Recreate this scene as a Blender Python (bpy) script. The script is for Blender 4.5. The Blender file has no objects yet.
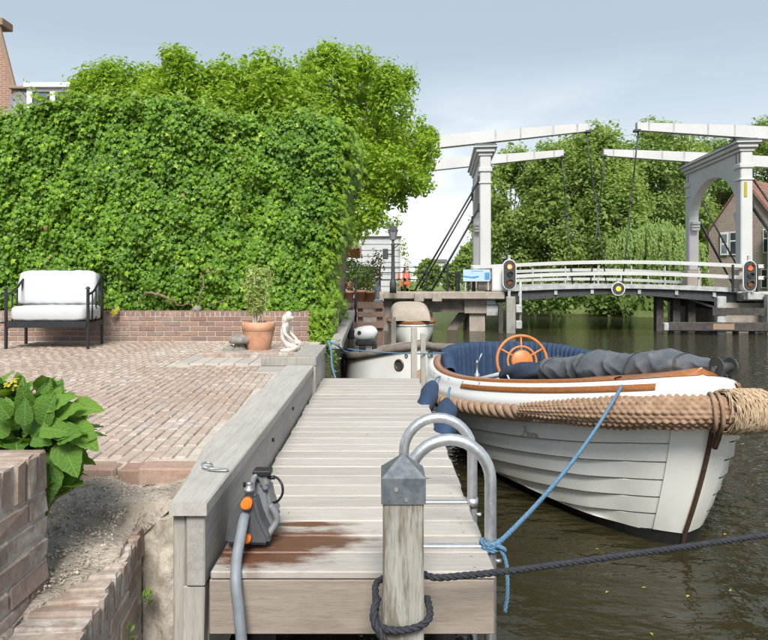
import bpy, bmesh, math, random
import numpy as np
from mathutils import Vector, Matrix
R = math.radians
PI = math.pi
rnd = random.Random(11)
rng = np.random.default_rng(11)
scene = bpy.context.scene
COL = scene.collection

# ------------------------------------------------------------------ camera, sky, sun, exposure
FOC, VX, VY, CZ = 650.0, 380.0, 280.0, 1.75          # lens in photo pixels, vanishing point, eye height over the water
cd = bpy.data.cameras.new('camera')
cam = bpy.data.objects.new('camera', cd); COL.objects.link(cam)
cam.location = (0, 0, CZ); cam.rotation_euler = (R(90), 0, 0)
cd.sensor_width = 36; cd.lens = FOC / 768 * 36
cd.shift_x = 4 / 768; cd.shift_y = -40 / 768
cd.clip_start = .05; cd.clip_end = 3000
scene.camera = cam

SUN_EL, SUN_AZ = R(46), R(180)                        # azimuth clockwise from +Y (the view direction)
w = bpy.data.worlds.new('World'); scene.world = w; w.use_nodes = True
wn = w.node_tree; wn.nodes.clear()
def wadd(t, **k):
    n = wn.nodes.new(t)
    for a, b in k.items(): setattr(n, a, b)
    return n
sky = wadd('ShaderNodeTexSky', sky_type='NISHITA', sun_disc=False, sun_elevation=SUN_EL, sun_rotation=SUN_AZ,
           air_density=1.0, dust_density=2.2, ozone_density=1.6, altitude=0)
tc = wadd('ShaderNodeTexCoord')
mp = wadd('ShaderNodeMapping'); mp.inputs['Scale'].default_value = (1.2, 1.2, 3.2); mp.inputs['Location'].default_value = (.35, .1, .62)
n1 = wadd('ShaderNodeTexNoise'); n1.inputs['Scale'].default_value = 1.7; n1.inputs['Detail'].default_value = 8; n1.inputs['Roughness'].default_value = .55
rp = wadd('ShaderNodeValToRGB'); rp.color_ramp.elements[0].position = .50; rp.color_ramp.elements[1].position = .64
sep = wadd('ShaderNodeSeparateXYZ')
hz = wadd('ShaderNodeMapRange'); hz.inputs['From Min'].default_value = .02; hz.inputs['From Max'].default_value = .34
hz.inputs['To Min'].default_value = 1.0; hz.inputs['To Max'].default_value = 0.0; hz.interpolation_type = 'SMOOTHSTEP'
mul = wadd('ShaderNodeMath', operation='MULTIPLY'); 
veil = wadd('ShaderNodeMix', data_type='RGBA'); veil.inputs[0].default_value = .78; veil.inputs[7].default_value = (2.75, 3.2, 3.5, 1)
hmix = wadd('ShaderNodeMix', data_type='RGBA'); hmix.inputs[7].default_value = (5.6, 5.85, 5.95, 1)
cmix = wadd('ShaderNodeMix', data_type='RGBA'); cmix.inputs[7].default_value = (7.3, 7.35, 7.35, 1)
hsc = wadd('ShaderNodeMath', operation='MULTIPLY'); hsc.inputs[1].default_value = .75
bgn = wadd('ShaderNodeBackground'); bgn.inputs['Strength'].default_value = .105
wo = wadd('ShaderNodeOutputWorld')
L = wn.links.new
L(tc.outputs['Generated'], mp.inputs['Vector']); L(mp.outputs['Vector'], n1.inputs['Vector'])
L(n1.outputs['Fac'], rp.inputs['Fac']); L(tc.outputs['Generated'], sep.inputs[0]); L(sep.outputs['Z'], hz.inputs['Value'])
L(rp.outputs['Color'], mul.inputs[0]); L(hz.outputs['Result'], mul.inputs[1]); L(hz.outputs['Result'], hsc.inputs[0])
L(sky.outputs['Color'], veil.inputs[6]); L(veil.outputs[2], hmix.inputs[6]); L(hsc.outputs[0], hmix.inputs[0])
L(hmix.outputs[2], cmix.inputs[6]); L(mul.outputs[0], cmix.inputs[0])
L(cmix.outputs[2], bgn.inputs['Color']); L(bgn.outputs[0], wo.inputs['Surface'])

sd = bpy.data.lights.new('sun', 'SUN'); sd.energy = 3.0; sd.angle = R(22); sd.color = (1, .97, .92)
sun = bpy.data.objects.new('sun', sd); COL.objects.link(sun)
sdir = Vector((math.sin(SUN_AZ) * math.cos(SUN_EL), math.cos(SUN_AZ) * math.cos(SUN_EL), math.sin(SUN_EL)))
sun.rotation_euler = sdir.to_track_quat('Z', 'Y').to_euler(); sun.location = (20, -20, 40)
vs = scene.view_settings; vs.view_transform = 'Standard'; vs.look = 'None'; vs.gamma = 1; vs.exposure = .95; vs.use_curve_mapping = False

# ------------------------------------------------------------------ helpers
ORG = {}
def G(px, py, z):                                     # photo pixel on the horizontal plane z
    d = (CZ - z) * FOC / (py - VY); return Vector(((px - VX) * d / FOC, d, z))
def P(px, py, d):                                     # photo pixel at a distance
    return Vector(((px - VX) * d / FOC, d, CZ - (py - VY) * d / FOC))
def tag(o, label=None, cat=None, group=None, kind=None):
    if label: o['label'] = label
    if cat: o['category'] = cat
    if group: o['group'] = group
    if kind: o['kind'] = kind
    return o
def thing(name, label, cat, loc=(0, 0, 0), rotz=0, group=None, local=False):
    o = bpy.data.objects.new(name, None); COL.objects.link(o); o.empty_display_size = .1
    o.location = loc; o.rotation_euler = (0, 0, rotz)
    ORG[o.name] = Vector((0, 0, 0)) if local else Vector(loc)
    return tag(o, label, cat, group)
def link(name, me, m=None, parent=None, loc=None, rot=None, org=None):
    o = bpy.data.objects.new(name, me); COL.objects.link(o)
    if m is not None and me is not None:
        if not me.materials: me.materials.append(m)
    if parent is not None: o.parent = parent
    ORG[o.name] = ORG.get(parent.name, Vector((0, 0, 0))) if parent is not None else Vector((0, 0, 0))
    if loc is not None: o.location = Vector(loc) - (ORG[o.name] if parent is not None else Vector((0, 0, 0)))
    if rot is not None: o.rotation_euler = rot
    return o
def npmesh(name, V, F, smooth=False):                 # V (n,3), F (m,k) of one face size
    me = bpy.data.meshes.new(name)
    V = np.asarray(V, dtype=np.float32); F = np.asarray(F, dtype=np.int32)
    me.vertices.add(len(V)); me.vertices.foreach_set('co', V.ravel())
    k = F.shape[1]; me.loops.add(F.size); me.loops.foreach_set('vertex_index', F.ravel())
    me.polygons.add(len(F)); me.polygons.foreach_set('loop_start', np.arange(0, F.size, k, dtype=np.int32))
    me.polygons.foreach_set('loop_total', np.full(len(F), k, dtype=np.int32))
    me.update(calc_edges=True)
    me.polygons.foreach_set('use_smooth', np.full(len(F), smooth, dtype=bool))
    return me
def replicate(TV, TF, M3, T):                         # template copied with N matrices (N,3,3) and offsets (N,3)
    TV = np.asarray(TV, float); TF = np.asarray(TF, int); n = len(T)
    V = np.einsum('nij,vj->nvi', M3, TV) + np.asarray(T)[:, None, :]
    F = TF[None] + (np.arange(n) * len(TV))[:, None, None]
    return V.reshape(-1, 3), F.reshape(-1, TF.shape[1])
def frame(dr, up=Vector((0, 0, 1))):
    dr = dr.normalized()
    a = up.cross(dr)
    if a.length < 1e-4: a = Vector((1, 0, 0)).cross(dr)
    a.normalize(); return a, dr.cross(a).normalized()
def chaikin(pts, it=2, closed=False):
    pts = [Vector(p) for p in pts]
    for _ in range(it):
        q = [] if closed else [pts[0]]
        n = len(pts)
        for i in range(n if closed else n - 1):
            a, b = pts[i], pts[(i + 1) % n]
            q += [a.lerp(b, .25), a.lerp(b, .75)]
        if not closed: q.append(pts[-1])
        pts = q
    return pts
def resample(pts, step):
    pts = [Vector(p) for p in pts]; out = [pts[0]]; acc = 0
    L_ = [0]
    for a, b in zip(pts, pts[1:]): L_.append(L_[-1] + (b - a).length)
    n = max(2, int(L_[-1] / step) + 1); j = 0; out = []
    for i in range(n):
        s = L_[-1] * i / (n - 1)
        while j < len(pts) - 2 and L_[j + 1] < s: j += 1
        t = (s - L_[j]) / max(1e-9, L_[j + 1] - L_[j]); out.append(pts[j].lerp(pts[j + 1], t))
    return out
def catmull(pts, n=8):
    pts = [Vector(p) for p in pts]; out = []
    for i in range(len(pts) - 1):
        p0 = pts[max(0, i - 1)]; p1 = pts[i]; p2 = pts[i + 1]; p3 = pts[min(len(pts) - 1, i + 2)]
        for k in range(n):
            t = k / n
            out.append(.5 * ((2 * p1) + (p2 - p0) * t + (2 * p0 - 5 * p1 + 4 * p2 - p3) * t * t + (3 * p1 - p0 - 3 * p2 + p3) * t ** 3))
    out.append(pts[-1]); return out
def sag(a, b, drop, n=16):
    a = Vector(a); b = Vector(b)
    return [a.lerp(b, i / n) - Vector((0, 0, 4 * drop * (i / n) * (1 - i / n))) for i in range(n + 1)]

class MB:
    def __init__(s): s.v = []; s.f = []; s.sm = []
    def add(s, vs_, fs, smooth=False):
        b = len(s.v); s.v += [Vector(x) for x in vs_]; s.f += [tuple(i + b for i in f) for f in fs]; s.sm += [smooth] * len(fs); return s
    def box(s, x0, x1, y0, y1, z0, z1, c=0.0, M=None):
        vs_, fs = boxdata(x0, x1, y0, y1, z0, z1, c)
        if M is not None: vs_ = [M @ Vector(v) for v in vs_]
        return s.add(vs_, fs)
    def bar(s, a, b, wx, wz, c=0.0, up=(0, 0, 1)):    # a beam of width wx and height wz from a to b
        a = Vector(a); b = Vector(b); dr = b - a; x, z = frame(dr, Vector(up)); L_ = dr.length
        M = Matrix((x, dr.normalized(), z)).transposed().to_4x4(); M.translation = a
        return s.box(-wx / 2, wx / 2, 0, L_, -wz / 2, wz / 2, c, M)
    def tube(s, pts, r, n=10, closed=False, caps=True, smooth=True):
        pts = [Vector(p) for p in pts]; m = len(pts)
        rs = r if isinstance(r, (list, tuple)) else [r] * m
        vs_ = []; x = None
        for i, p in enumerate(pts):
            if closed: dr = pts[(i + 1) % m] - pts[i - 1]
            else: dr = pts[min(i + 1, m - 1)] - pts[max(i - 1, 0)]
            if dr.length < 1e-9: dr = Vector((0, 0, 1))
            dr.normalize()
            if x is None: x, z = frame(dr)
            else:
                x = x - dr * x.dot(dr)
                if x.length < 1e-6: x, z = frame(dr)
                x.normalize()
            z = dr.cross(x)
            for k in range(n):
                a = 2 * PI * k / n; vs_.append(p + (x * math.cos(a) + z * math.sin(a)) * rs[i])
        fs = []
        for i in range(m if closed else m - 1):
            j = (i + 1) % m
            for k in range(n): fs.append((i * n + k, i * n + (k + 1) % n, j * n + (k + 1) % n, j * n + k))
        s.add(vs_, fs, smooth)
        if caps and not closed:
            b = len(s.v) - len(vs_)
            s.f.append(tuple(b + k for k in range(n))[::-1]); s.f.append(tuple(b + (m - 1) * n + k for k in range(n))); s.sm += [False, False]
        return s
    def lathe(s, prof, n=24, M=None, smooth=True):
        vs_ = [Vector((r_ * math.cos(2 * PI * k / n), r_ * math.sin(2 * PI * k / n), z)) for r_, z in prof for k in range(n)]
        if M is not None: vs_ = [M @ v for v in vs_]
        fs = [(i * n + k, i * n + (k + 1) % n, (i + 1) * n + (k + 1) % n, (i + 1) * n + k) for i in range(len(prof) - 1) for k in range(n)]
        fs += [tuple(range(n))[::-1], tuple((len(prof) - 1) * n + k for k in range(n))]
        s.add(vs_, fs, smooth); return s
    def grid(s, rows, closed_u=False, closed_v=False, smooth=True):
        m = len(rows); n = len(rows[0]); vs_ = [p for r_ in rows for p in r_]; fs = []
        for i in range(m if closed_v else m - 1):
            for k in range(n if closed_u else n - 1):
                fs.append((i * n + k, i * n + (k + 1) % n, ((i + 1) % m) * n + (k + 1) % n, ((i + 1) % m) * n + k))
        return s.add(vs_, fs, smooth)
    def prism(s, poly, a, b, M=None):                 # polygon in XZ extruded along Y from a to b
        n = len(poly); vs_ = [Vector((x, a, z)) for x, z in poly] + [Vector((x, b, z)) for x, z in poly]
        if M is not None: vs_ = [M @ v for v in vs_]
        fs = [tuple(range(n)), tuple(range(n, 2 * n))[::-1]] + [(i, i + n, (i + 1) % n + n, (i + 1) % n) for i in range(n)]
        return s.add(vs_, fs)
    def mesh(s, name, org=Vector((0, 0, 0)), fix=True):
        me = bpy.data.meshes.new(name); me.from_pydata([v - org for v in s.v], [], s.f)
        me.polygons.foreach_set('use_smooth', s.sm)
        if fix:
            bm = bmesh.new(); bm.from_mesh(me); bmesh.ops.recalc_face_normals(bm, faces=bm.faces); bm.to_mesh(me); bm.free()
        me.update(); return me
    def build(s, name, m, parent=None, kind=None, label=None):
        org = ORG.get(parent.name, Vector((0, 0, 0))) if parent is not None else Vector((0, 0, 0))
        o = link(name, s.mesh(name, org), m, parent)
        return tag(o, label, None, None, kind)
_bx = {}
def boxdata(x0, x1, y0, y1, z0, z1, c):
    if c <= 0:
        v = [(x, y, z) for x in (x0, x1) for y in (y0, y1) for z in (z0, z1)]
        return v, [(0, 1, 3, 2), (4, 6, 7, 5), (0, 4, 5, 1), (2, 3, 7, 6), (0, 2, 6, 4), (1, 5, 7, 3)]
    v = []; idx = {}
    for ix, x in enumerate((x0, x1)):
        for iy, y in enumerate((y0, y1)):
            for iz, z in enumerate((z0, z1)):
                sx, sy, sz = (c if ix == 0 else -c), (c if iy == 0 else -c), (c if iz == 0 else -c)
                for ax, p in enumerate(((x, y + sy, z + sz), (x + sx, y, z + sz), (x + sx, y + sy, z))):
                    idx[ix, iy, iz, ax] = len(v); v.append(p)
    I = lambda a, b, d, ax: idx[a, b, d, ax]
    f = []
    for k in (0, 1):
        f.append([I(k, 0, 0, 0), I(k, 1, 0, 0), I(k, 1, 1, 0), I(k, 0, 1, 0)])
        f.append([I(0, k, 0, 1), I(1, k, 0, 1), I(1, k, 1, 1), I(0, k, 1, 1)])
        f.append([I(0, 0, k, 2), I(1, 0, k, 2), I(1, 1, k, 2), I(0, 1, k, 2)])
    for a in (0, 1):
        for b in (0, 1):
            f.append([I(0, a, b, 1), I(1, a, b, 1), I(1, a, b, 2), I(0, a, b, 2)])
            f.append([I(a, 0, b, 0), I(a, 1, b, 0), I(a, 1, b, 2), I(a, 0, b, 2)])
            f.append([I(a, b, 0, 0), I(a, b, 1, 0), I(a, b, 1, 1), I(a, b, 0, 1)])
            for d in (0, 1): pass
    for a in (0, 1):
        for b in (0, 1):
            for d in (0, 1): f.append([I(a, b, d, 0), I(a, b, d, 1), I(a, b, d, 2)])
    ctr = Vector(((x0 + x1) / 2, (y0 + y1) / 2, (z0 + z1) / 2)); out = []
    for q in f:
        p = [Vector(v[i]) for i in q]; nrm = (p[1] - p[0]).cross(p[2] - p[0]); cc = sum(p, Vector()) / len(p)
        out.append(tuple(q) if nrm.dot(cc - ctr) > 0 else tuple(q[::-1]))
    return v, out
def rope(mb, pts, r, pitch=None, step=None, strands=3, n=6):
    pitch = pitch or r * 7; pts = resample(pts, step or pitch / 8); m = len(pts)
    x = None; fr = []
    for i in range(m):
        dr = (pts[min(i + 1, m - 1)] - pts[max(i - 1, 0)]).normalized()
        if x is None: x, z = frame(dr)
        else: x = (x - dr * x.dot(dr)).normalized(); z = dr.cross(x)
        fr.append((x.copy(), z.copy()))
    for k in range(strands):
        q = []; s_ = 0
        for i in range(m):
            if i: s_ += (pts[i] - pts[i - 1]).length
            a = 2 * PI * (k / strands + s_ / pitch)
            q.append(pts[i] + (fr[i][0] * math.cos(a) + fr[i][1] * math.sin(a)) * r * .5)
        mb.tube(q, r * .56, n)
    return mb
def ring(c, r, nrm, n=24):
    a, b = frame(Vector(nrm)); return [Vector(c) + (a * math.cos(2 * PI * k / n) + b * math.sin(2 * PI * k / n)) * r for k in range(n)]

# ------------------------------------------------------------------ materials
class NT:
    def __init__(s, name):
        s.m = bpy.data.materials.new(name); s.m.use_nodes = True; s.t = s.m.node_tree; s.t.nodes.clear()
        s.b = s.n('ShaderNodeBsdfPrincipled'); s.o = s.n('ShaderNodeOutputMaterial'); s.l(s.b.outputs[0], s.o.inputs['Surface'])
    def n(s, t, **k):
        x = s.t.nodes.new(t)
        for a, b in k.items(): setattr(x, a, b)
        return x
    def l(s, a, b): s.t.links.new(a, b)
    def val(s, sock, v):
        if hasattr(v, 'links') or isinstance(v, bpy.types.NodeSocket): s.l(v, sock)
        else: sock.default_value = v
    def math(s, op, a, b=0.0):
        x = s.n('ShaderNodeMath', operation=op); s.val(x.inputs[0], a); s.val(x.inputs[1], b); return x.outputs[0]
    def mix(s, f, a, b, mode='MIX'):
        x = s.n('ShaderNodeMix', data_type='RGBA', blend_type=mode); s.val(x.inputs[0], f)
        for i, c in ((6, a), (7, b)): s.val(x.inputs[i], c if isinstance(c, bpy.types.NodeSocket) else (*c[:3], 1))
        return x.outputs[2]
    def pos(s, kind='pos', scale=(1, 1, 1), rot=(0, 0, 0)):
        src = s.n('ShaderNodeNewGeometry').outputs['Position'] if kind == 'pos' else s.n('ShaderNodeTexCoord').outputs['Object']
        mp_ = s.n('ShaderNodeMapping'); mp_.inputs['Scale'].default_value = scale; mp_.inputs['Rotation'].default_value = rot
        s.l(src, mp_.inputs['Vector']); return mp_.outputs['Vector']
    def noise(s, vec, scale, detail=5, rough=.55):
        x = s.n('ShaderNodeTexNoise'); s.l(vec, x.inputs['Vector']); x.inputs['Scale'].default_value = scale
        x.inputs['Detail'].default_value = detail; x.inputs['Roughness'].default_value = rough; return x.outputs['Fac']
    def ramp(s, f, lo, hi, a=0.0, b=1.0):
        x = s.n('ShaderNodeMapRange'); s.l(f, x.inputs['Value']); x.inputs['From Min'].default_value = lo; x.inputs['From Max'].default_value = hi
        x.inputs['To Min'].default_value = a; x.inputs['To Max'].default_value = b; return x.outputs['Result']
    def rand(s):                                      # one random number per piece, joined or separate
        g = s.n('ShaderNodeNewGeometry').outputs['Random Per Island']; o = s.n('ShaderNodeObjectInfo').outputs['Random']
        return s.math('FRACT', s.math('ADD', g, s.math('MULTIPLY', o, 7.31)))
    def bump(s, h, strength=.3, dist=.01):
        x = s.n('ShaderNodeBump'); x.inputs['Strength'].default_value = strength; x.inputs['Distance'].default_value = dist
        s.l(h, x.inputs['Height']); s.l(x.outputs[0], s.b.inputs['Normal'])
    def done(s, col=None, rough=None, metal=None, spec=None):
        if col is not None: s.val(s.b.inputs['Base Color'], col if isinstance(col, bpy.types.NodeSocket) else (*col[:3], 1))
        if rough is not None: s.val(s.b.inputs['Roughness'], rough)
        if metal is not None: s.b.inputs['Metallic'].default_value = metal
        if spec is not None: s.b.inputs['Specular IOR Level'].default_value = spec
        return s.m
def simple(name, c1, c2=None, scale=12, rough=.6, bump=0, bs=60, metal=0, kind='pos', stretch=(1, 1, 1), rand=0, detail=6, lo=.35, hi=.65, bd=.004, spec=.5):
    s = NT(name); p = s.pos(kind, stretch); c2 = c2 or tuple(x * .8 for x in c1)
    f = s.ramp(s.noise(p, scale, detail), lo, hi); col = s.mix(f, c1, c2)
    if rand:
        h = s.n('ShaderNodeHueSaturation'); s.l(col, h.inputs['Color']); s.l(s.ramp(s.rand(), 0, 1, 1 - rand, 1 + rand), h.inputs['Value']); col = h.outputs[0]
    if bump: s.bump(s.noise(p, bs, 4), bump, bd)
    r = s.ramp(s.noise(p, scale * 2.3, 3), .3, .7, max(0, rough - .08), min(1, rough + .08))
    return s.done(col, r, metal, spec)
def wood(name, c1, c2, dark, axis='x', rough=.75, kind='obj', rand=.12, stain=None, spots=.5, fine=1.0):
    s = NT(name); st = {'x': (.6, 9, 9), 'y': (9, .6, 9), 'z': (9, 9, .6)}[axis]
    p0 = s.pos(kind); off = s.n('ShaderNodeVectorMath', operation='ADD'); s.l(p0, off.inputs[0])
    cmb = s.n('ShaderNodeCombineXYZ'); r_ = s.rand(); s.l(s.math('MULTIPLY', r_, 37.0), cmb.inputs[0]); s.l(s.math('MULTIPLY', r_, 19.0), cmb.inputs[1]); s.l(cmb.outputs[0], off.inputs[1])
    mp_ = s.n('ShaderNodeMapping'); mp_.inputs['Scale'].default_value = st; s.l(off.outputs[0], mp_.inputs['Vector']); p = mp_.outputs['Vector']
    g = s.noise(p, 5 * fine, 8, .65); g2 = s.noise(p, 28 * fine, 5, .6); big = s.noise(off.outputs[0], 2.3, 5, .6)
    col = s.mix(s.ramp(g, .35, .68), c1, c2); col = s.mix(s.math('MULTIPLY', s.ramp(g2, .52, .72), .55), col, dark)
    col = s.mix(s.math('MULTIPLY', s.ramp(big, .5, .72), spots), col, dark)
    h = s.n('ShaderNodeHueSaturation'); s.l(col, h.inputs['Color']); s.l(s.ramp(s.rand(), 0, 1, 1 - rand, 1 + rand), h.inputs['Value']); col = h.outputs[0]
    rr = rough
    if stain: col, rr = stain(s, col, rough)
    s.bump(s.math('ADD', s.math('MULTIPLY', g, .6), s.math('MULTIPLY', g2, .5)), .35, .004)
    return s.done(col, rr)
def leafmat(name, c1, c2, c3=None, rough=.42, trans=.35, clump=.9):
    s = NT(name); r_ = s.rand(); nz = s.noise(s.pos('pos'), clump, 3)
    f = s.math('ADD', s.math('MULTIPLY', r_, .65), s.math('MULTIPLY', s.ramp(nz, .3, .7), .35))
    col = s.mix(f, c1, c2)
    if c3: col = s.mix(s.ramp(r_, .90, .97), col, c3)
    s.done(col, rough, 0, .4)
    tr = s.n('ShaderNodeBsdfTranslucent'); mx = s.n('ShaderNodeMixShader'); mx.inputs[0].default_value = trans
    tcx = s.mix(.5, col, (.30, .42, .03)); s.l(tcx, tr.inputs['Color'])
    s.l(s.b.outputs[0], mx.inputs[1]); s.l(tr.outputs[0], mx.inputs[2]); s.l(mx.outputs[0], s.o.inputs['Surface'])
    return s.m
def brickmat(name, cols, white=(.52, .47, .42), wamt=.5, rough=.9, wscale=1.2, moss=None, wlo=.46):
    s = NT(name); r_ = s.rand(); p = s.pos('pos')
    x = s.n('ShaderNodeValToRGB'); s.l(r_, x.inputs['Fac']); e = x.color_ramp.elements
    while len(e) < len(cols): e.new(.5)
    for i, c in enumerate(cols): e[i].position = i / (len(cols) - 1); e[i].color = (*c, 1)
    fine = s.noise(p, 55, 6, .65); col = s.mix(s.ramp(fine, .35, .7, 0, .45), x.outputs[0], (.14, .095, .075))
    wz = s.math('MULTIPLY', s.ramp(s.noise(p, wscale, 6, .62), wlo, wlo + .2), s.ramp(s.noise(p, 24, 5, .6), .35, .62))
    wz = s.math('MULTIPLY', wz, s.ramp(s.math('FRACT', s.math('MULTIPLY', r_, 5.77)), 0, 1, .25, 1.0))
    col = s.mix(s.math('MULTIPLY', wz, wamt), col, white)
    if moss: col = s.mix(s.math('MULTIPLY', s.ramp(s.noise(p, 7, 5), .55, .7), .6), col, moss)
    s.bump(s.math('ADD', fine, s.math('MULTIPLY', s.noise(p, 160, 3), .5)), .55, .005)
    return s.done(col, rough, 0, .25)

M = {}
def farbrick(name, c1, c2, mo, scale, rotz=0.0):
    s = NT(name); p = s.pos('obj', (1, 1, 1), (0, 0, rotz)); sx = s.n('ShaderNodeSeparateXYZ'); s.l(p, sx.inputs[0]); cb = s.n('ShaderNodeCombineXYZ'); s.l(sx.outputs[0], cb.inputs[0]); s.l(sx.outputs[2], cb.inputs[1])
    t = s.n('ShaderNodeTexBrick'); s.l(cb.outputs[0], t.inputs['Vector']); t.inputs['Scale'].default_value = scale; t.inputs['Mortar Size'].default_value = .012; t.inputs['Brick Width'].default_value = .22; t.inputs['Row Height'].default_value = .068
    for k, c in (('Color1', c1), ('Color2', c2), ('Mortar', mo)): t.inputs[k].default_value = (*c, 1)
    col = s.mix(s.ramp(s.noise(s.pos('obj'), 3, 5), .3, .7, 0, .4), t.outputs['Color'], tuple(x * .6 for x in c1)); s.bump(t.outputs['Fac'], .3, .01); return s.done(col, .9)
M['paving'] = brickmat('paving brick', [(.375, .275, .218), (.42, .322, .258), (.39, .31, .256), (.44, .35, .287), (.355, .288, .247), (.40, .29, .228)], white=(.58, .55, .51), wamt=.85, wscale=.8)
M['wallbrick'] = brickmat('wall brick', [(.23, .125, .10), (.30, .185, .14), (.21, .14, .12), (.33, .20, .14), (.18, .13, .12), (.28, .16, .115)], wamt=.35)
M['oldbrick'] = brickmat('old brick', [(.29, .205, .16), (.345, .25, .195), (.26, .198, .165), (.365, .27, .212), (.285, .232, .198)], white=(.54, .51, .465), wamt=.9, wscale=4, wlo=.39)
M['mortar'] = simple('mortar', (.42, .39, .35), (.31, .28, .245), 30, .95, .6, 120)
M['joint'] = simple('sandy joint', (.50, .445, .385), (.39, .34, .285), 25, .95, .5, 160)
M['lime'] = simple('lime smeared concrete', (.50, .455, .38), (.25, .21, .165), 16, .95, .9, 45, bd=.010, stretch=(1, 1, .6))
M['soil'] = simple('dry soil', (.46, .395, .325), (.28, .235, .185), 9, .97, 1.0, 70, detail=10, bd=.02)
M['stoneclod'] = simple('soil clods', (.47, .41, .34), (.31, .26, .21), 20, .97, .6, 90, rand=.3)
def wet(s, col, rough):
    p = s.pos('pos', (1, 1, 1)); sx = s.n('ShaderNodeSeparateXYZ'); s.l(p, sx.inputs[0])
    def ell(cx, cy, rx, ry):
        a = s.math('DIVIDE', s.math('SUBTRACT', sx.outputs[0], cx), rx); b = s.math('DIVIDE', s.math('SUBTRACT', sx.outputs[1], cy), ry)
        return s.math('SUBTRACT', 1.0, s.math('SQRT', s.math('ADD', s.math('MULTIPLY', a, a), s.math('MULTIPLY', b, b))))
    nz = s.noise(s.pos('pos', (6, 15, 1)), 1.3, 5, .6)
    e = s.math('MAXIMUM', ell(-.33, 2.50, .33, .13), s.math('MAXIMUM', ell(-.44, 2.37, .27, .12), ell(-.30, 2.66, .20, .035)))
    e = s.math('MAXIMUM', e, ell(.215, 3.28, .05, .012))
    f = s.ramp(s.math('ADD', e, s.math('MULTIPLY', s.math('SUBTRACT', nz, .5), 1.6)), -.08, .42)
    return s.mix(f, col, s.mix(1.0, col, (.34, .165, .105), 'MULTIPLY')), s.math('SUBTRACT', rough, s.math('MULTIPLY', f, .35))
M['deck'] = wood('bleached deck board', (.42, .388, .35), (.35, .322, .285), (.225, .19, .163), 'x', .72, rand=.10, stain=wet, spots=.22)
M['fascia'] = wood('jetty fascia board', (.32, .27, .225), (.24, .20, .165), (.12, .10, .085), 'x', .8, kind='pos')
M['beam'] = wood('weathered beam', (.39, .37, .34), (.30, .285, .26), (.19, .17, .145), 'y', .82, kind='pos', spots=.3)
M['greypost'] = wood('grey timber', (.36, .34, .30), (.26, .245, .22), (.13, .125, .11), 'z', .85, kind='pos')
def lichen(s, col, rough):
    p = s.pos('pos'); f = s.math('MULTIPLY', s.ramp(s.noise(s.pos('pos', (16, 16, 2.0)), 1.7, 7, .7), .47, .58), .85)
    col = s.mix(f, col, (.12, .10, .065)); g = s.ramp(s.noise(p, 11, 5, .6), .66, .72)
    return s.mix(s.math('MULTIPLY', g, .7), col, (.42, .34, .06)), rough
M['postwood'] = wood('mooring post timber', (.37, .36, .32), (.27, .26, .225), (.115, .11, .088), 'z', .85, kind='pos', stain=lichen)
M['lead'] = simple('dull lead', (.085, .10, .115), (.15, .165, .18), 35, .5, .3, 60, metal=.3)
M['strap'] = simple('grey webbing', (.05, .055, .06), None, 30, .8)
M['galv'] = simple('galvanised steel', (.42, .43, .44), (.30, .31, .32), 30, .45, 0, metal=.7)
M['alu'] = simple('brushed aluminium', (.62, .64, .66), (.50, .52, .54), 40, .36, .15, 200, metal=.85)
M['blackmetal'] = simple('dark painted steel', (.008, .009, .012), (.014, .015, .018), 30, .5)
M['blackrope'] = simple('black rope', (.012, .014, .019), (.026, .03, .038), 90, .8, .5, 300)
M['bluerope'] = simple('blue rope', (.06, .145, .235), (.11, .215, .32), 90, .85, .5, 300)
M['cushion'] = simple('white canvas', (.45, .465, .475), (.42, .435, .445), 6, .9, .15, 30, bd=.006)
M['ivy'] = leafmat('ivy leaf', (.035, .115, .005), (.185, .36, .013), (.29, .45, .035), .45, .36, 1.6)
M['ivynew'] = leafmat('young ivy leaf', (.12, .25, .02), (.27, .42, .04), (.30, .36, .08), .4, .4, 1.5)
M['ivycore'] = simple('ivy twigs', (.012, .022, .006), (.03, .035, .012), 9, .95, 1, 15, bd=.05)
M['treeleaf'] = leafmat('tree leaf', (.19, .36, .022), (.43, .60, .05), (.48, .58, .07), .45, .55, .9)
M['treeleaf2'] = leafmat('shrub leaf', (.19, .35, .022), (.41, .58, .05), (.46, .59, .07), .45, .55, .9)
M['farleaf'] = leafmat('far tree leaf', (.23, .34, .09), (.39, .50, .14), (.43, .54, .17), .6, .6, .35)
M['farleaf2'] = leafmat('dark far leaf', (.12, .20, .045), (.23, .34, .085), None, .55, .35, .35)
M['willowleaf'] = leafmat('willow leaf', (.15, .24, .05), (.24, .34, .085), None, .55, .35, .5)
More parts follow.
